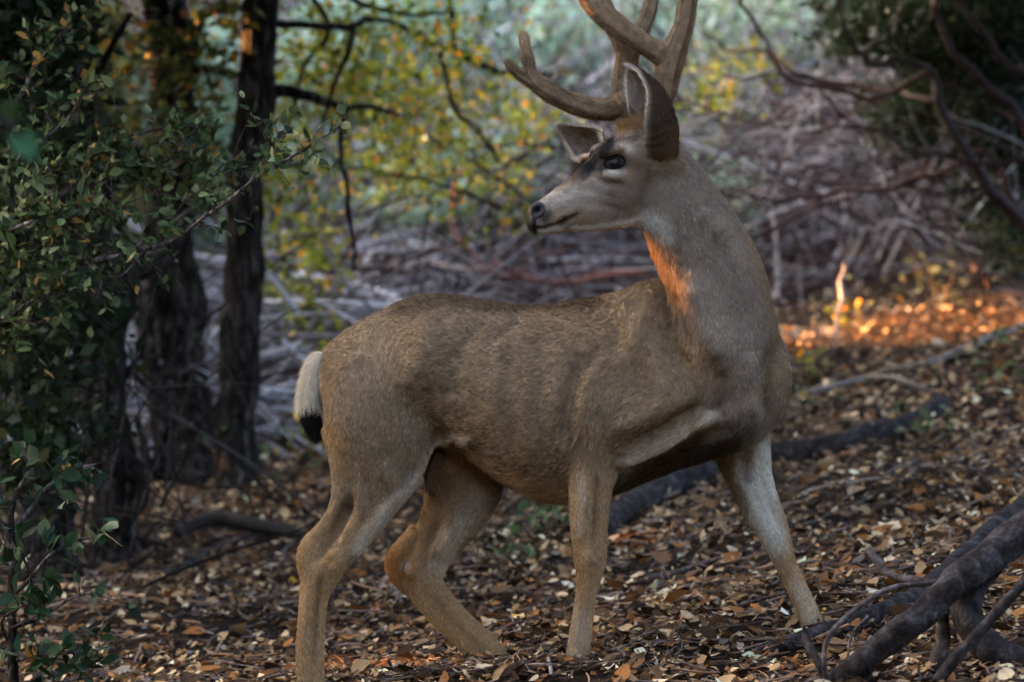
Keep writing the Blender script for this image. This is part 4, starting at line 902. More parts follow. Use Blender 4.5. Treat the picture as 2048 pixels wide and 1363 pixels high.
# raised (+) and hollow (-) lines of muscle, bone and skin folds: polyline in photo pixels, width, height in metres
STROKES = [
 ([(1156, 720), (1140, 800), (1128, 875)], 12, -.007), ([(1185, 740), (1168, 810), (1158, 860)], 18, .004), ([(1108, 760), (1104, 820), (1100, 860)], 14, .0015), ([(1200, 690), (1165, 745)], 12, -.004),
 ([(1240, 925), (1330, 884), (1390, 846), (1432, 830)], 9, .012), ([(1245, 945), (1335, 905), (1400, 872), (1450, 858)], 14, -.010),
 ([(1275, 585), (1252, 640), (1225, 700)], 15, -.003), ([(1300, 590), (1282, 650), (1260, 705)], 20, .003), ([(1330, 640), (1345, 700), (1380, 740)], 16, -.006),
 ([(1350, 800), (1290, 835), (1225, 862)], 16, .004), ([(1400, 810), (1330, 850), (1250, 890)], 12, -.007),
 ([(890, 880), (860, 830), (850, 770)], 20, -.006), ([(886, 884), (915, 873), (950, 884)], 8, .006), ([(860, 640), (840, 720), (800, 780)], 30, .005), ([(790, 640), (740, 700), (700, 760)], 30, -.004),
 ([(920, 700), (905, 800)], 22, -.004), ([(1000, 680), (985, 820), (1010, 900)], 12, .0011), ([(1030, 680), (1016, 820), (1040, 910)], 12, -.0009), ([(1060, 680), (1048, 820), (1068, 920)], 12, .0011),
 ([(1090, 690), (1078, 820), (1094, 920)], 12, -.0009), ([(960, 650), (930, 690), (900, 720)], 10, -.003), ([(1040, 640), (990, 680)], 9, -.003),
 ([(700, 1000), (676, 1052), (650, 1094), (640, 1112)], 11, -.011), ([(655, 1100), (680, 1120), (664, 1140)], 10, .004), ([(640, 1160), (634, 1220), (628, 1290)], 6, -.004), ([(612, 1180), (608, 1300)], 6, .003),
 ([(730, 950), (745, 1010), (715, 1060)], 12, -.004), ([(770, 930), (790, 985), (740, 1060)], 12, .004),
 ([(1192, 960), (1188, 1040), (1186, 1085)], 7, -.004), ([(1165, 980), (1164, 1080)], 9, .003), ([(1176, 1100), (1180, 1125)], 12, .003),
 ([(1470, 940), (1510, 1020), (1540, 1080)], 10, .003), ([(1525, 960), (1556, 1050)], 8, -.003), ([(1505, 880), (1480, 930)], 12, -.004),
 ([(880, 1040), (850, 1100), (850, 1140)], 9, -.006), ([(905, 1050), (880, 1110)], 10, .003), ([(800, 1130), (830, 1150)], 10, .004),
 ([(1345, 575), (1362, 640), (1392, 700)], 14, -.007), ([(1375, 560), (1395, 640), (1440, 720)], 22, .006), ([(1440, 480), (1480, 560), (1500, 650)], 18, -.005), ([(1400, 420), (1440, 470)], 16, .003),
 ([(1545, 690), (1535, 760), (1530, 830)], 12, -.007), ([(1500, 700), (1505, 780), (1500, 830)], 18, .007), ([(1445, 740), (1450, 800), (1430, 835)], 16, -.006),
 # face
 ([(1060, 458), (1088, 457), (1117, 446), (1136, 438), (1156, 427)], 3.2, -.0045), ([(1100, 443), (1130, 430), (1150, 420)], 6, .002), ([(1078, 466), (1100, 464), (1122, 458)], 6, .002),
 ([(1068, 428), (1081, 414)], 7, -.009), ([(1200, 334), (1203, 350)], 4.5, -.005), ([(1165, 352), (1172, 362)], 4, -.003), ([(1140, 372), (1190, 384), (1240, 400)], 8, -.0015),
 ([(1150, 400), (1200, 408), (1250, 424)], 9, -.002), ([(1170, 345), (1205, 366), (1250, 370)], 7, -.003), ([(1240, 452), (1270, 440), (1290, 400), (1300, 350)], 16, -.002),
 ([(1140, 456), (1190, 456), (1240, 448), (1285, 438)], 6, .002), ([(1100, 400), (1140, 385)], 9, -.002),
]

COL = {'coat': (.23, .17, .107), 'grey': (.235, .188, .142), 'leg': (.40, .265, .135), 'white': (.62, .58, .48), 'tan': (.36, .25, .135), 'rust': (.26, .115, .035), 'dark': (.034, .023, .015),
       'black': (.010, .009, .009), 'cream': (.47, .40, .30), 'brown': (.12, .077, .045), 'ochre': (.27, .165, .07), 'lilac': (.23, .19, .185), 'inner': (.60, .57, .48)}
PARTCOL = {'neck': 'grey', 'right_hind': 'coat', 'right_hamstring': 'coat', 'left_hind': 'coat', 'left_hock': 'leg', 'right_front': 'coat', 'left_front': 'coat', 'shoulder': 'coat', 'upper_arm': 'coat', 'breast': 'grey',
           'elbow': 'coat', 'flank': 'coat', 'sheath': 'brown', 'trunk': 'coat', 'head': 'grey'}
# markings: colour, strength, polyline in photo pixels, half width in pixels, parts they may fall on (None: all)
LEGS = ('right_hind', 'right_hamstring', 'left_hind', 'left_hock', 'right_front', 'left_front')
MARKS = [
 ('leg', .9, [(640, 1110), (625, 1250), (622, 1400)], 60, LEGS), ('leg', .75, [(700, 1060), (650, 1110)], 40, LEGS), ('leg', .9, [(840, 1130), (900, 1230), (1010, 1330)], 70, LEGS), ('leg', .7, [(905, 950), (860, 1090)], 60, ('left_hind', 'left_hock')),
 ('leg', .75, [(1180, 990), (1178, 1130), (1150, 1340)], 50, LEGS), ('tan', .35, [(1185, 900), (1180, 1000)], 50, ('right_front',)), ('leg', .9, [(1560, 1060), (1640, 1270)], 50, LEGS),
 ('cream', .75, [(1590, 1170), (1640, 1270)], 14, ('left_front',)), ('cream', .5, [(1160, 1230), (1152, 1330)], 16, ('right_front',)),
 ('inner', .95, [(1525, 900), (1528, 960), (1535, 1030), (1545, 1075)], 30, ('left_front', 'breast', 'trunk')), ('inner', .8, [(1490, 930), (1520, 1020)], 16, ('left_front',)), ('lilac', .8, [(1497, 905), (1490, 955)], 11, ('left_front',)),
 ('ochre', .6, [(1560, 1000), (1582, 1070), (1592, 1120)], 10, ('left_front',)),
 ('white', .85, [(880, 893), (845, 945), (800, 1000), (760, 1050), (722, 1095)], 14, ('right_hind', 'flank')), ('cream', .5, [(870, 930), (810, 1010), (740, 1080)], 24, ('right_hind',)),
 ('cream', .8, [(960, 985), (930, 1040), (895, 1090), (880, 1130)], 22, ('left_hind',)), ('brown', .6, [(890, 960), (840, 1050)], 22, ('left_hind',)), ('rust', .75, [(778, 1120), (800, 1135), (790, 1160)], 26, ('left_hock', 'left_hind')), ('cream', .8, [(806, 1132), (812, 1128)], 7, ('left_hock', 'left_hind')), ('black', .8, [(806, 1136), (808, 1130)], 3, ('left_hock', 'left_hind')),
 ('brown', .45, [(640, 1150), (632, 1230), (626, 1320)], 6, ('right_hind', 'right_hamstring')), ('brown', .4, [(700, 1010), (665, 1070), (640, 1110)], 8, ('right_hind', 'right_hamstring')), ('brown', .35, [(1196, 960), (1190, 1040), (1188, 1100)], 6, ('right_front',)), ('brown', .3, [(870, 1200), (930, 1262), (975, 1305)], 7, ('left_hind',)),
 ('ochre', .5, [(1150, 1090), (1156, 1160)], 10, ('right_front',)), ('cream', .5, [(1165, 950), (1160, 1060)], 8, ('right_front',)), ('ochre', .4, [(660, 1120), (640, 1170)], 12, ('right_hind',)),
 ('dark', .6, [(872, 1103), (868, 1112)], 5, ('left_hind', 'left_hock')),
 ('ochre', .65, [(640, 830), (672, 890), (692, 950)], 12, None), ('ochre', .5, [(600, 1090), (596, 1140)], 12, None),
 ('cream', .7, [(960, 940), (1020, 978), (1090, 1004), (1140, 1008)], 26, ('trunk',)), ('cream', .55, [(893, 882), (915, 876), (935, 880)], 5, ('trunk', 'right_hind', 'flank', 'left_hind')), ('ochre', .5, [(905, 905), (1000, 950), (1100, 985)], 24, ('trunk', 'left_hind')),
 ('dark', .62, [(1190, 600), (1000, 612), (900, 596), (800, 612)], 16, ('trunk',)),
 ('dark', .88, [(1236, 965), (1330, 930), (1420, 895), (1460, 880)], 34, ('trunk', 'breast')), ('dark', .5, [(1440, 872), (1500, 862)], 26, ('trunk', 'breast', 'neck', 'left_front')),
 ('cream', .65, [(1245, 925), (1330, 886), (1395, 850), (1425, 838)], 17, ('upper_arm', 'trunk', 'breast', 'right_front', 'neck')),
 ('cream', .32, [(1395, 560), (1430, 620), (1450, 680)], 26, ('neck',)), ('ochre', .35, [(1350, 620), (1385, 700), (1440, 760)], 26, None), ('ochre', .4, [(1500, 470), (1545, 600), (1565, 690)], 16, ('neck',)), ('ochre', .5, [(1285, 480), (1340, 570)], 30, ('neck',)),
 ('cream', .3, [(1480, 740), (1500, 820)], 30, None), ('cream', .3, [(1440, 440), (1470, 500)], 18, ('neck',)),
 # head and throat
 ('white', .9, [(1150, 460), (1200, 459), (1250, 449), (1290, 440)], 8, ('head', 'neck')), ('white', .7, [(1290, 440), (1322, 448), (1330, 470)], 16, ('neck', 'head')), ('ochre', .5, [(1150, 468), (1250, 462)], 5, ('head', 'neck')),
 ('cream', .45, [(1095, 385), (1135, 380), (1180, 390)], 20, ('head',)), ('cream', .25, [(1120, 410), (1200, 430)], 24, ('head',)), ('cream', .75, [(1080, 464), (1120, 459)], 9, ('head',)), ('ochre', .5, [(1105, 440), (1160, 424)], 8, ('head',)), ('ochre', .4, [(1150, 440), (1180, 445)], 12, ('head',)),
 ('black', .92, [(1122, 446), (1130, 440)], 6, ('head',)), ('dark', .9, [(1060, 457), (1090, 455), (1118, 446), (1136, 438), (1155, 427)], 2.6, ('head',)), ('dark', .7, [(1088, 438), (1095, 430)], 9, ('head',)), ('black', .85, [(1062, 450), (1068, 458)], 9, ('head',)),
 ('dark', .55, [(1176, 350), (1164, 360)], 4, ('head',)),
 ('cream', .55, [(1200, 314), (1215, 298), (1245, 296), (1262, 305)], 11, ('head',)), ('ochre', .6, [(1198, 320), (1212, 312), (1240, 305)], 9, ('head',)), ('cream', .65, [(1212, 350), (1235, 352), (1248, 345)], 7, ('head',)), ('ochre', .55, [(1265, 335), (1258, 356), (1235, 365)], 8, ('head',)),
 ('brown', .6, [(1270, 320), (1290, 345)], 14, ('head', 'neck')), ('dark', .75, [(1201, 330), (1203, 352)], 3.5, ('head',)),
 ('rust', .6, [(1222, 268), (1250, 246), (1290, 246)], 14, ('head', 'neck')), ('ochre', .7, [(1240, 254), (1262, 238)], 15, ('head',)), ('dark', .5, [(1225, 282), (1262, 280), (1275, 270)], 6, ('head',)),
 ('black', .97, [(1218, 289), (1198, 311), (1176, 334)], 14, ('head',)), ('black', .85, [(1174, 336), (1148, 354)], 12, ('head',)), ('brown', .6, [(1150, 352), (1120, 372)], 8, ('head',)),
 ('ochre', .45, [(1318, 318), (1345, 325)], 20, ('head', 'neck')), ('black', .97, [(1214, 327), (1244, 323)], 15, ('head',)), ('brown', .5, [(1256, 318), (1280, 330), (1290, 350)], 12, ('head', 'neck')), ('white', .5, [(1216, 343), (1236, 344)], 3, ('head',)),
]

def build_deer():
    V, F, E, axes = build_body()
    # nearest limb axis -> part and lie of the coat
    names = [a[0] for a in axes]
    best = np.full(len(V), 1e9); part = np.zeros(len(V), int); Dr = np.zeros_like(V)
    for k, (nm, P, T, r) in enumerate(axes):
        for q in range(0, len(V), 20000):
            d = np.linalg.norm(V[q:q + 20000, None] - P[None], axis=2) / r[None]
            i = d.argmin(1); dm = d[np.arange(len(i)), i]
            dm = dm * (1.12 if nm in ('trunk',) else 1.0)
            sel = np.nonzero(dm < best[q:q + 20000])[0] + q
            best[sel] = dm[sel - q]; part[sel] = k; Dr[sel] = T[i[sel - q]]
    pn = np.array(names)[part]
    Dr[pn == 'trunk'] += [0, 0, -.35]
    big = np.isin(pn, ['trunk', 'shoulder', 'upper_arm', 'breast', 'neck', 'flank', 'elbow']).astype(float)
    thigh = np.isin(pn, ['right_hind', 'right_hamstring', 'left_hind', 'right_front', 'left_front']) & (project(V)[1] < 980)
    jaw = (pn == 'head') & (project(V)[0] > 1240)
    w = np.where(thigh, .8, np.where(jaw, .9, big))[:, None]; w = laplace(w, E, .5, 10)
    V = laplace(V, E, .5 * w, 36); V = laplace(V, E, .5, 4)
    V = laplace(V, E, .55, 3); V = laplace(V, E, -.56, 3)
    N = vnormals(V, F)
    U, W = project(V)
    face = np.clip(-N[:, 1] * 2.2, 0, 1)
    disp = np.zeros(len(V))
    for poly, wd, amp in STROKES:
        bb = np.asarray(poly)
        m_ = np.nonzero((U > bb[:, 0].min() - 3 * wd) & (U < bb[:, 0].max() + 3 * wd) & (W > bb[:, 1].min() - 3 * wd) & (W < bb[:, 1].max() + 3 * wd))[0]
        d, t = seg_dist(U[m_], W[m_], poly)
        disp[m_] += amp * np.exp(-(d / wd) ** 2) * np.clip(np.minimum(t, 1 - t) * 5 + .35, 0, 1)
    disp *= np.where(pn == 'head', 1.7, 2.6)
    disp += (vnoise(V, 14) - .5) * .006 * w[:, 0] + (vnoise(V, 34) - .5) * .003 * w[:, 0]
    V = V + N * (disp * np.maximum(face, .0) + 0)[:, None]
    V = laplace(V, E, .4, 2); N = vnormals(V, F)
    # colours
    C = np.array([COL[PARTCOL[n]] for n in names])[part]
    C = laplace(C, E, .5, 14)
    U, W = project(V)
    jit = 1 + .55 * (vnoise(V, 45) - .5) + .4 * (vnoise(V, 110) - .5)
    for cn, st, poly, wd, parts in MARKS:
        bb = np.asarray(poly)
        ok = (U > bb[:, 0].min() - 2.6 * wd) & (U < bb[:, 0].max() + 2.6 * wd) & (W > bb[:, 1].min() - 2.6 * wd) & (W < bb[:, 1].max() + 2.6 * wd)
        if parts is not None: ok &= np.isin(pn, parts)
        m_ = np.nonzero(ok)[0]
        if not len(m_): continue
        d, t = seg_dist(U[m_], W[m_], poly)
        a = st * np.exp(-np.maximum(0, d * jit[m_] / wd - .35) ** 2 * 1.6)
        # markings on the near face do not run through to the far flank of the trunk
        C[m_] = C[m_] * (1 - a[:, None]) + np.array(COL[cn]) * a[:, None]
    rump = np.exp(-(np.maximum(0, U - 639) / 6) ** 2) * ((W > 700) & (W < 818)) * (pn != 'head')
    C = C * (1 - .9 * rump[:, None]) + np.array(COL['white']) * .9 * rump[:, None]
    C = laplace(C, E, .5, 2)
    Dr = laplace(Dr, E, .5, 25)
    Dr = Dr - N * (Dr * N).sum(1)[:, None]; Dr /= np.linalg.norm(Dr, axis=1)[:, None] + 1e-9
    return V, F, E, N, C, Dr, pn

def fur(name, pos, nrm, dirs, cols, length, rad, lift, parent, seed, bend=.5, steps=4, rough=.16):
    """lay strands: arrays per strand"""
    g = np.random.default_rng(seed); n = len(pos)
    h = bpy.data.hair_curves.new(name); h.add_curves([steps] * n)
    wob = np.stack([vnoise(pos + 3.3 * k, 60) - .5 for k in range(3)], 1) * .3 + np.stack([vnoise(pos + 1.7 * k, 210) - .5 for k in range(3)], 1) * .9
    d0 = dirs + wob * .7 + g.normal(0, rough, (n, 3)) + nrm * lift[:, None]
    d0 /= np.linalg.norm(d0, axis=1)[:, None]
    d1 = dirs + wob * .5 + g.normal(0, rough * .75, (n, 3)) + nrm * (lift * (1 - bend) * .4)[:, None]
    d1 /= np.linalg.norm(d1, axis=1)[:, None]
    ln = length * g.uniform(.65, 1.25, n)
    pts = np.empty((n, steps, 3), np.float32)
    pts[:, 0] = pos - nrm * .0006
    for k in range(1, steps):
        t = (k - .5) / (steps - 1)
        pts[:, k] = pts[:, k - 1] + (d0 * (1 - t) + d1 * t) * (ln / (steps - 1))[:, None]
    h.attributes['position'].data.foreach_set('vector', pts.ravel())
    r = h.attributes.new('radius', 'FLOAT', 'POINT')
    prof = np.array([1, .95, .7, .15]) if steps == 4 else np.linspace(1, .15, steps)
    r.data.foreach_set('value', (rad[:, None] * prof[None]).astype(np.float32).ravel())
    c = h.attributes.new('col', 'FLOAT_COLOR', 'CURVE')
    c.data.foreach_set('color', np.hstack([cols, np.ones((n, 1))]).astype(np.float32).ravel())
    h.materials.append(M['fur'])
    return obj(name, h, parent)

def scatter(V, F, dens, n, seed):
    """n random points on a quad mesh, weighted; returns face corner ids and weights"""
    g = np.random.default_rng(seed)
    T = np.vstack([F[:, [0, 1, 2]], F[:, [0, 2, 3]]])
    ar = np.linalg.norm(np.cross(V[T[:, 1]] - V[T[:, 0]], V[T[:, 2]] - V[T[:, 0]]), axis=1) * dens[T].mean(1)
    k = g.choice(len(T), n, p=ar / ar.sum())
    a, b = g.random(n), g.random(n); fl = a + b > 1; a[fl], b[fl] = 1 - a[fl], 1 - b[fl]
    return T[k], np.stack([1 - a - b, a, b], 1)

def limb_mesh(rows, k=5, n=16):
    r = catmull(rows, k); P = np.array([at(*q[:3]) for q in r]); ra = r[:, 3] * (CAM_D + P[:, 1]) / FPX
    return tube(P, ra, ra * .95, n)

def skin_over(b, voxel, it):
    me = b.mesh('tmp', None); tmp = bpy.data.objects.new('tmp', me); col.objects.link(tmp)
    md = tmp.modifiers.new('skin', 'REMESH'); md.mode = 'VOXEL'; md.voxel_size = voxel
    dg = bpy.context.evaluated_depsgraph_get(); ev = tmp.evaluated_get(dg).to_mesh()
    V = np.empty(len(ev.vertices) * 3, np.float32); ev.vertices.foreach_get('co', V); V = V.reshape(-1, 3).astype(float)
    F = np.empty(len(ev.loops), np.int32); ev.loops.foreach_get('vertex_index', F); F = F.reshape(-1, 4)
    E = np.empty(len(ev.edges) * 2, np.int32); ev.edges.foreach_get('vertices', E); E = E.reshape(-1, 2)
    tmp.evaluated_get(dg).to_mesh_clear(); bpy.data.objects.remove(tmp); bpy.data.meshes.remove(me)
    return laplace(V, E, .5, it), F, E

def make_deer():
    base = at(1110, 1345, -.02)
    deer = thing('deer', 'buck deer with velvet antlers standing on leaf litter, head turned back', 'deer', tuple(base))
    V, F, E, N, C, Dr, pn = build_deer()
    b = MB(); b.add(V, F4=F, C=C * .8); body = b.build('body', M['coat'], deer)
    U, W = project(V)
    head = pn == 'head'; leg = np.isin(pn, LEGS) & (W > 960 + 60 * (vnoise(V, 12) - .5))
    # length of the coat
    L = np.full(len(V), .0115); L[pn == 'neck'] = .0135; L[head] = .0065; L[leg] = .0095; L[pn == 'breast'] = .016
    throat = np.exp(-(seg_dist(U, W, [(1300, 500), (1345, 580), (1375, 660)])[0] / 28) ** 2); L += .016 * throat * (pn == 'neck')
    tuft = np.exp(-(seg_dist(U, W, [(1165, 860), (1140, 885)])[0] / 16) ** 2); L += .022 * tuft * (N[:, 1] < 0)
    belly = np.exp(-(seg_dist(U, W, [(930, 890), (1040, 965), (1130, 1000), (1300, 950), (1400, 910)])[0] / 26) ** 2); L += .010 * belly * (pn == 'trunk')
    rump = np.exp(-(np.hypot(U - 632, W - 750) / 40) ** 2); L += .012 * rump
    crown = np.exp(-(np.hypot(U - 1258, W - 250) / 26) ** 2); L += .012 * crown * head
    earb = np.exp(-(np.hypot(U - 1328, W - 322) / 24) ** 2) * (N[:, 1] < 0) * np.isin(pn, ['head', 'neck']); L += .022 * earb
    L = laplace(L[:, None], E, .5, 40)[:, 0]
    pepw = np.full(len(V), 1.0); pepw[pn == 'neck'] = .3; pepw[pn == 'breast'] = .35; pepw[head] = .22; pepw[np.isin(pn, LEGS) & (W > 900)] = .5; pepw[pn == 'shoulder'] = .8
    pepw = laplace(pepw[:, None], E, .5, 120)[:, 0]
    lift = np.full(len(V), .42); lift[head] = .30; lift[leg] = .55; lift += 1.2 * earb
    nosez = head & (U < 1088) & (W < 462) & ~((U > 1074) & (W < 402))
    eyez = head & (np.hypot((U - 1228) / 1.25, W - 325) < 15) & (N[:, 1] < 0)
    dens = np.where(leg, 1.5, 1.0) * np.where(head, 2.4, 1.0); dens[nosez & (U < 1080)] = 0; dens[eyez] = 0
    dens[N[:, 1] > .35] *= .6
    T, B_ = scatter(V, F, dens, 480000, 5)
    ip = lambda A: (A[T] * B_[..., None]).sum(1)
    pos, nr, dr, cc = ip(V), ip(N), ip(Dr), ip(C)
    ln, lf = (L[T] * B_).sum(1), (lift[T] * B_).sum(1)
    g = np.random.default_rng(8)
    body_ = (pepw[T] * B_).sum(1)
    pep = np.clip((vnoise(pos, 240) - .50) * 3.2, -.6, 1) * body_ + np.clip((vnoise(pos, 18) - .5), -.5, .5) * .15
    k = np.exp(g.normal(0, .27, len(pos)) - .52 * pep + .22 * (vnoise(pos, 75) - .5))
    tint = np.where(g.random(len(pos))[:, None] < .16 * body_[:, None], np.array([.55, .5, .5]), 1.0)
    golden = np.where(g.random(len(pos))[:, None] < .2 * body_[:, None], np.array([1.25, 1.1, .8]), 1.0)
    fur('fur', pos, nr, dr, np.clip(cc * k[:, None] * tint * golden, 0, .8), ln, np.where(ln < .008, .00022, .00030), lf, deer, 9)

    bvh = BVHTree.FromPolygons([Vector(v) for v in V], F.tolist())
    def hit(u, v):
        o = Vector((0, -CAM_D, ZC)); d = (Vector(at(u, v, 0)) - o).normalized()
        h, n, i, dist = bvh.ray_cast(o, d); return np.array(h), np.array(n)
    # nose leather: skin of the muzzle tip, a little proud
    sn = np.maximum(1 - np.sqrt(((U - 1073) / 19) ** 2 + ((W - 420) / 18) ** 2), np.minimum((1071 + (W - 430) * .10 - U) / 9, np.minimum((W - 404) / 8, (464 - W) / 6)))
    sn = laplace(np.where(head, sn, -1)[:, None], E, .5, 2)[:, 0]
    tri = F[(sn[F] > -.5).all(1)]
    ids, inv = np.unique(tri, return_inverse=True)
    b = MB(); b.add(V[ids] + N[ids] * (np.clip(sn[ids], -.5, .5) * .006)[:, None], F4=inv.reshape(-1, 4), C=COL['black']); b.build('nose', M['nose'], deer)
    # eyes
    for (u, v, far) in ((1229, 325, False), (1176, 305, True)):
        if not far:
            p, n = hit(u, v); c = p - n * .0165
        else:
            c = np.array(at(1196, 318, yh(1222) + .060))
        b = MB(); lat, lon, r = 14, 20, .0225
        S = np.array([[math.sin(math.pi * i / lat) * math.cos(2 * math.pi * j / lon) * r * 1.12, math.sin(math.pi * i / lat) * math.sin(2 * math.pi * j / lon) * r, math.cos(math.pi * i / lat) * r * 1.05] for i in range(lat + 1) for j in range(lon)])
        FF = [(i * lon + j, (i + 1) * lon + j, (i + 1) * lon + (j + 1) % lon, i * lon + (j + 1) % lon) for i in range(lat) for j in range(lon)]
        b.add(c + S, F4=FF, C=COL['black']); eye = b.build('eye', M['eye'], deer)
        if not far:                                              # lids: an almond rim round the eyeball
            ring = []
            for t in np.linspace(0, 2 * math.pi, 33)[:-1]:
                e = np.array([math.cos(t) * 21, math.sin(t) * (15.0 if math.sin(t) > 0 else 13.0) + 2.0 * math.cos(t)])
                q, qn = hit(u + e[0], v - e[1]); ring.append(q + qn * .0005)
            ring = np.array(ring + ring[:2]); ring = laplace(ring, np.array([[i, (i + 1)] for i in range(len(ring) - 1)]), .3, 2)
            VV, f3, f4 = tube(ring, .0024, .0024, 8, cap=False); b = MB(); b.add(VV, f3, f4, C=(.006, .005, .004)); b.build('eyelid', M['coat'], eye)
    # ears
    def ear(axis_rows, rho, half, opening, cback, cin, seed, name='ear'):
        ax = catmull([at(*a) for a in axis_rows], 6); m_ = len(ax); t = np.linspace(0, 1, m_)
        rr = np.interp(t, np.linspace(0, 1, len(rho)), rho); hf = np.interp(t, np.linspace(0, 1, len(half)), half)
        T_ = np.gradient(ax, axis=0); T_ /= np.linalg.norm(T_, axis=1)[:, None]
        o = np.asarray(opening, float); o = np.broadcast_to(o, (m_, 3)) if o.ndim == 1 else np.stack([np.interp(t, np.linspace(0, 1, len(o)), o[:, q]) for q in range(3)], 1)
        O = o - T_ * (T_ * o).sum(1)[:, None]; O /= np.linalg.norm(O, axis=1)[:, None]; S = np.cross(T_, O)
        n = 25; ph = np.linspace(-1, 1, n)[None] * hf[:, None]
        rr = rr[:, None] * (1 + .10 * (np.random.default_rng(seed).random((m_, 1)) - .5) + .05 * np.sin(ph * 2.3 + 1))
        P = ax[:, None] + rr[..., None] * (np.sin(ph)[..., None] * S[:, None] - (np.cos(ph) - .35)[..., None] * O[:, None])
        Nn = np.sin(ph)[..., None] * S[:, None] - np.cos(ph)[..., None] * O[:, None]
        th_ = .0022
        out, inn = (P + Nn * th_).reshape(-1, 3), (P - Nn * th_).reshape(-1, 3)
        i, j = np.meshgrid(np.arange(m_ - 1), np.arange(n - 1), indexing='ij'); a = (i * n + j).ravel()
        q = np.stack([a, a + 1, a + n + 1, a + n], 1); K = m_ * n
        rim = []
        for i_ in range(m_ - 1):
            for j_ in (0, n - 1): rim.append((i_ * n + j_, (i_ + 1) * n + j_, K + (i_ + 1) * n + j_, K + i_ * n + j_))
        for j_ in range(n - 1): rim.append(((m_ - 1) * n + j_, (m_ - 1) * n + j_ + 1, K + (m_ - 1) * n + j_ + 1, K + (m_ - 1) * n + j_))
        edge = np.exp(-((1 - np.abs(np.linspace(-1, 1, n))) / .07) ** 2)[None, :, None] * np.ones((m_, 1, 1))
        edge = np.maximum(edge, np.exp(-((1 - t) / .06) ** 2)[:, None, None])
        root = np.exp(-(t / .22) ** 2)[:, None, None]; cbk = np.array(cback) * (1 - root) + np.array([.15, .098, .055]) * root
        cb = (cbk * (1 - edge * .8) + np.array(COL['cream']) * edge * .8).reshape(-1, 3)
        ci = (np.array(cin) * (1 - edge * .6) + np.array(COL['white']) * edge * .6).reshape(-1, 3)
        b = MB(); b.add(np.vstack([out, inn]), F4=np.vstack([q, q[:, ::-1] + K, np.array(rim)]), C=np.vstack([cb, ci])); e = b.build(name, M['coat'], deer)
        g = np.random.default_rng(seed)
        for which, nh, lnn in ((0, 18000, .0105), (1, 9000, .016)):
            fi = g.uniform(.02, m_ - 1.02, nh); fj = g.uniform(0, n - 1.001, nh)
            i0, j0 = fi.astype(int), fj.astype(int); wi, wj = (fi - i0)[:, None], (fj - j0)[:, None]
            bl = lambda A: A[i0, j0] * (1 - wi) * (1 - wj) + A[i0 + 1, j0] * wi * (1 - wj) + A[i0, j0 + 1] * (1 - wi) * wj + A[i0 + 1, j0 + 1] * wi * wj
            sg = 1 if which == 0 else -1
            pp = bl(P) + bl(Nn) * th_ * sg; nn_ = bl(Nn) * sg; tt = T_[i0]
            src = (cb if which == 0 else ci).reshape(m_, n, 3); kk = np.exp(g.normal(0, .4, nh))[:, None]
            fur('ear_fur', pp, nn_, tt, np.clip(bl(src) * kk, 0, .8), np.full(nh, lnn), np.full(nh, .0003), np.full(nh, .45), e, seed + which, .5, 4, .25)
        return e
    ear([(1330, 326, -.285), (1333, 306, -.315), (1326, 268, -.335), (1315, 240, -.342), (1300, 205, -.345), (1278, 171, -.345), (1263, 149, -.342), (1256, 136, -.34)],
        [.018, .040, .056, .064, .064, .043, .023, .003], [2.9, 2.5, 2.15, 2.0, 1.85, 1.6, 1.3, .8], [(-.97, -.02, .1), (-.97, -.02, .1), (-.96, -.06, .1), (-.95, -.15, .1), (-.9, -.34, .1), (-.84, -.5, .1), (-.8, -.55, .1), (-.8, -.55, .1)], (.05, .032, .021), (.30, .24, .18), 21)
    ear([(1216, 322, -.215), (1192, 300, -.175), (1170, 286, -.165), (1142, 268, -.155), (1119, 252, -.15)], [.018, .036, .050, .052, .042, .024, .003], [2.7, 2.1, 1.5, 1.3, 1.1, .9, .6], (-.30, -.88, .25), (.13, .10, .075), (.24, .19, .145), 31)
    # antlers in velvet
    vel = (.205, .145, .085)
    def antler(chains, seed):
        b = MB(); ax = []
        for rows in chains:
            r = catmull(rows, 6); P = np.array([at(*q[:3]) for q in r]); ra = r[:, 3] * (CAM_D + P[:, 1]) / FPX
            V_, f3, f4 = tube(P, ra, ra * .92, 16); b.add(V_, f3, f4); T_ = np.gradient(P, axis=0); ax.append((P, T_ / np.linalg.norm(T_, axis=1)[:, None], ra))
        VA, FA, EA = skin_over(b, .0034, 7); NA = vnormals(VA, FA)
        P = np.vstack([a[0] for a in ax]); T_ = np.vstack([a[1] for a in ax]); ra = np.concatenate([a[2] for a in ax])
        i = np.concatenate([(np.linalg.norm(VA[q:q + 20000, None] - P[None], axis=2) / ra).argmin(1) for q in range(0, len(VA), 20000)])
        DA = T_[i]
        # lengthwise grooves of the blood vessels under the velvet
        ang = np.arctan2(((VA - P[i]) * np.cross(DA, [0, 1, 0])).sum(1), (VA - P[i])[:, 1])
        VA = VA + NA * (.0018 * np.sin(ang * 5 + 2.5 * vnoise(VA, 8)) + (vnoise(VA, 40) - .5) * .0035 + (vnoise(VA, 90) - .5) * .002)[:, None]
        CA = np.array(vel) * (.62 + .8 * vnoise(VA, 16))[:, None] * (.75 + .5 * vnoise(VA, 70))[:, None]
        CA *= (1 - .45 * np.clip(np.sin(ang * 5 + 2.5 * vnoise(VA, 8)) * 3 - 1.6, 0, 1) * (vnoise(VA, 12) > .45))[:, None]
        b = MB(); b.add(VA, F4=FA, C=CA * .85); o = b.build('antler', M['velvet'], deer)
        T3, B3 = scatter(VA, FA, np.ones(len(VA)), 26000, seed); ip3 = lambda A: (A[T3] * B3[..., None]).sum(1)
        g = np.random.default_rng(seed); kk = np.exp(g.normal(0, .25, 26000))[:, None]
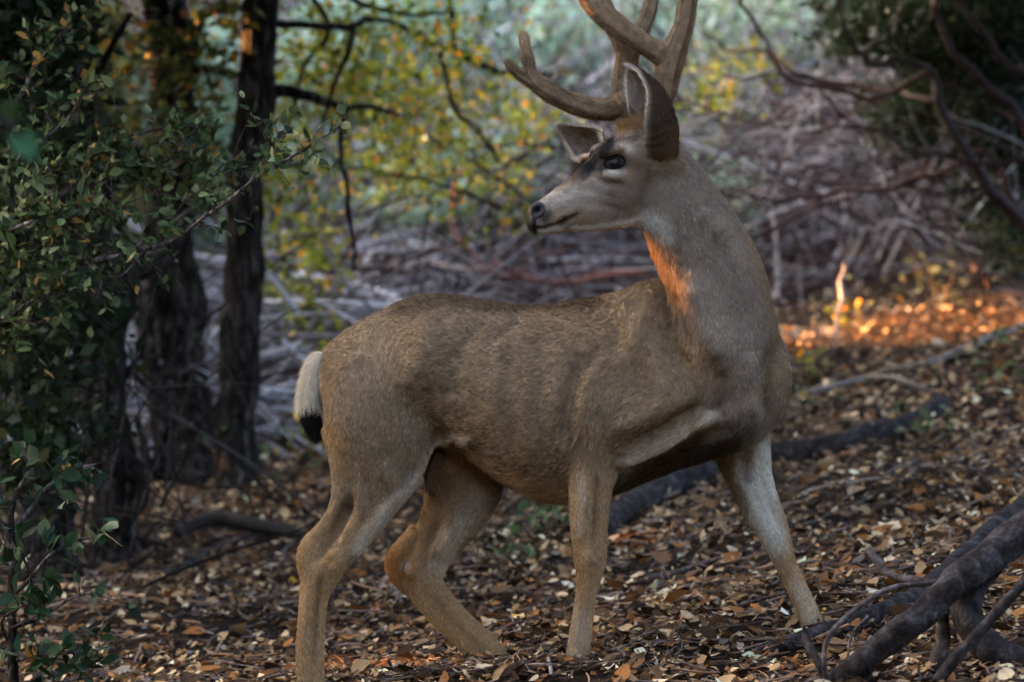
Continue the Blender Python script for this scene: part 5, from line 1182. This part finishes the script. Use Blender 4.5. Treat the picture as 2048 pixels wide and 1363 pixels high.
        fur('velvet_fuzz', ip3(VA), ip3(NA), ip3(DA), np.clip(ip3(CA) * kk * 1.15, 0, .7), np.full(26000, .0075), np.full(26000, .00024), np.full(26000, 1.0), o, seed, .1)
        return o
    ya = -.235                                                  # far antler stands behind the near one
    antler([[(1262, 246, ya - .02, 22), (1246, 218, ya - .02, 25), (1200, 219, ya - .035, 21), (1160, 211, ya - .045, 21), (1118, 195, ya - .05, 20), (1084, 173, ya - .05, 19), (1064, 152, ya - .05, 14), (1057, 125, ya - .05, 12.5), (1051, 96, ya - .045, 11), (1047, 68, ya - .04, 8.5)],
            [(1084, 174, ya - .05, 16), (1058, 160, ya - .05, 13), (1036, 146, ya - .055, 11), (1022, 133, ya - .06, 9.5), (1013, 122, ya - .06, 7)],
            [(1246, 222, ya - .02, 24), (1246, 175, ya - .01, 21), (1252, 130, ya, 22), (1262, 92, ya + .005, 23), (1285, 58, ya + .01, 16), (1300, 18, ya + .02, 14.5), (1308, -45, ya + .03, 13), (1300, -120, ya + .04, 7)],
            [(1256, 105, ya, 21), (1236, 66, ya + .01, 19), (1212, 22, ya + .015, 17), (1196, -40, ya + .02, 14), (1192, -110, ya + .03, 7)],
            [(1262, 236, ya - .05, 15), (1250, 212, ya - .065, 13), (1240, 186, ya - .07, 7)]], 41)
    yn = -.315
    antler([[(1302, 240, yn + .015, 24), (1318, 205, yn, 26), (1331, 168, yn, 25), (1338, 135, yn, 27), (1350, 100, yn, 25), (1364, 62, yn, 20), (1372, 25, yn + .005, 19.5), (1380, -30, yn + .01, 18), (1380, -90, yn + .02, 14), (1370, -160, yn + .03, 7)],
            [(1340, 128, yn, 24), (1318, 106, yn - .005, 22), (1285, 86, yn - .01, 21), (1250, 64, yn - .015, 21.5), (1215, 36, yn - .02, 23), (1186, 2, yn - .02, 23), (1160, -45, yn - .02, 19), (1146, -110, yn - .01, 12), (1140, -160, yn, 6)],
            [(1310, 218, yn + .02, 14), (1296, 185, yn + .03, 11), (1284, 152, yn + .035, 7)]], 43)
    # tail: bone and long hair
    rows = [(644, 708, .10, 11), (631, 735, .09, 13), (620, 775, .085, 15), (617, 812, .085, 15), (623, 842, .085, 13), (636, 872, .085, 5)]
    VT, f3, f4 = limb_mesh(rows); b = MB()
    wv = project(VT)[1]; f_ = np.clip((wv - 806) / 10, 0, 1)[:, None]; b.add(VT, f3, f4, C=np.array(COL['white']) * (1 - f_) + np.array(COL['black']) * f_)
    tail = b.build('tail', M['coat'], deer)
    g = np.random.default_rng(51); nh = 15000
    r = catmull(rows, 8); P = np.array([at(*q[:3]) for q in r]); ra = r[:, 3] / 768.; T_, A_, BB = frames(P)
    i = g.integers(0, len(P) - 2, nh); th = g.uniform(0, 2 * math.pi, nh)
    nn_ = np.cos(th)[:, None] * A_[i] + np.sin(th)[:, None] * BB[i]; pp = P[i] + nn_ * ra[i][:, None] * .96
    wv = project(pp)[1] + g.normal(0, 5, nh); f_ = (wv > 806)[:, None]
    cc = np.where(f_, np.array(COL['black']) * 1.3, np.array([.56, .50, .38])) * np.exp(g.normal(0, .3, nh))[:, None]
    fur('tail_fur', pp, nn_, T_[i], np.clip(cc, 0, .85), np.where(f_[:, 0], .026, .036), np.full(nh, .0003), np.where(f_[:, 0], .25, .55), tail, 52, .2, 4, .3)
    # whiskers and hooves
    for key, (u, v, y) in HOOF.items():
        c = at(u, v, y); hoof = MB()
        fw = np.array([1, -.15, .13]) if 'front' in key or 'left' in key else np.array([1, -.1, .1])
        fw = fw / np.linalg.norm(fw); sd = np.cross([0, 0, 1], fw); sd /= np.linalg.norm(sd)
        for s in (-1, 1):
            rows_ = [(-.024, .034, .021), (-.02, .0, .024), (.02, -.012, .02), (.052, -.02, .008)]
            Vh = []
            for x_, zz, rr_ in catmull(np.array(rows_), 3):
                for q in np.linspace(0, 2 * math.pi, 10, endpoint=False):
                    Vh.append(c + fw * (x_ + .012) + sd * (s * .016 + math.cos(q) * rr_ * .62) + np.array([0, 0, 1]) * (zz * .3 + .016 + max(-.016, math.sin(q) * rr_)))
            m_ = len(Vh) // 10
            Fh = [(a * 10 + k_, a * 10 + (k_ + 1) % 10, (a + 1) * 10 + (k_ + 1) % 10, (a + 1) * 10 + k_) for a in range(m_ - 1) for k_ in range(10)]
            hoof.add(Vh, F4=Fh, C=(.014, .011, .010))
        hoof.build('hoof', M['hoof'], deer)
    return deer
if 'deer' not in SKIP: DEER = make_deer()
# ---------------------------------------------------------------- small things last
make_wood(); make_shrubs(); make_litter()
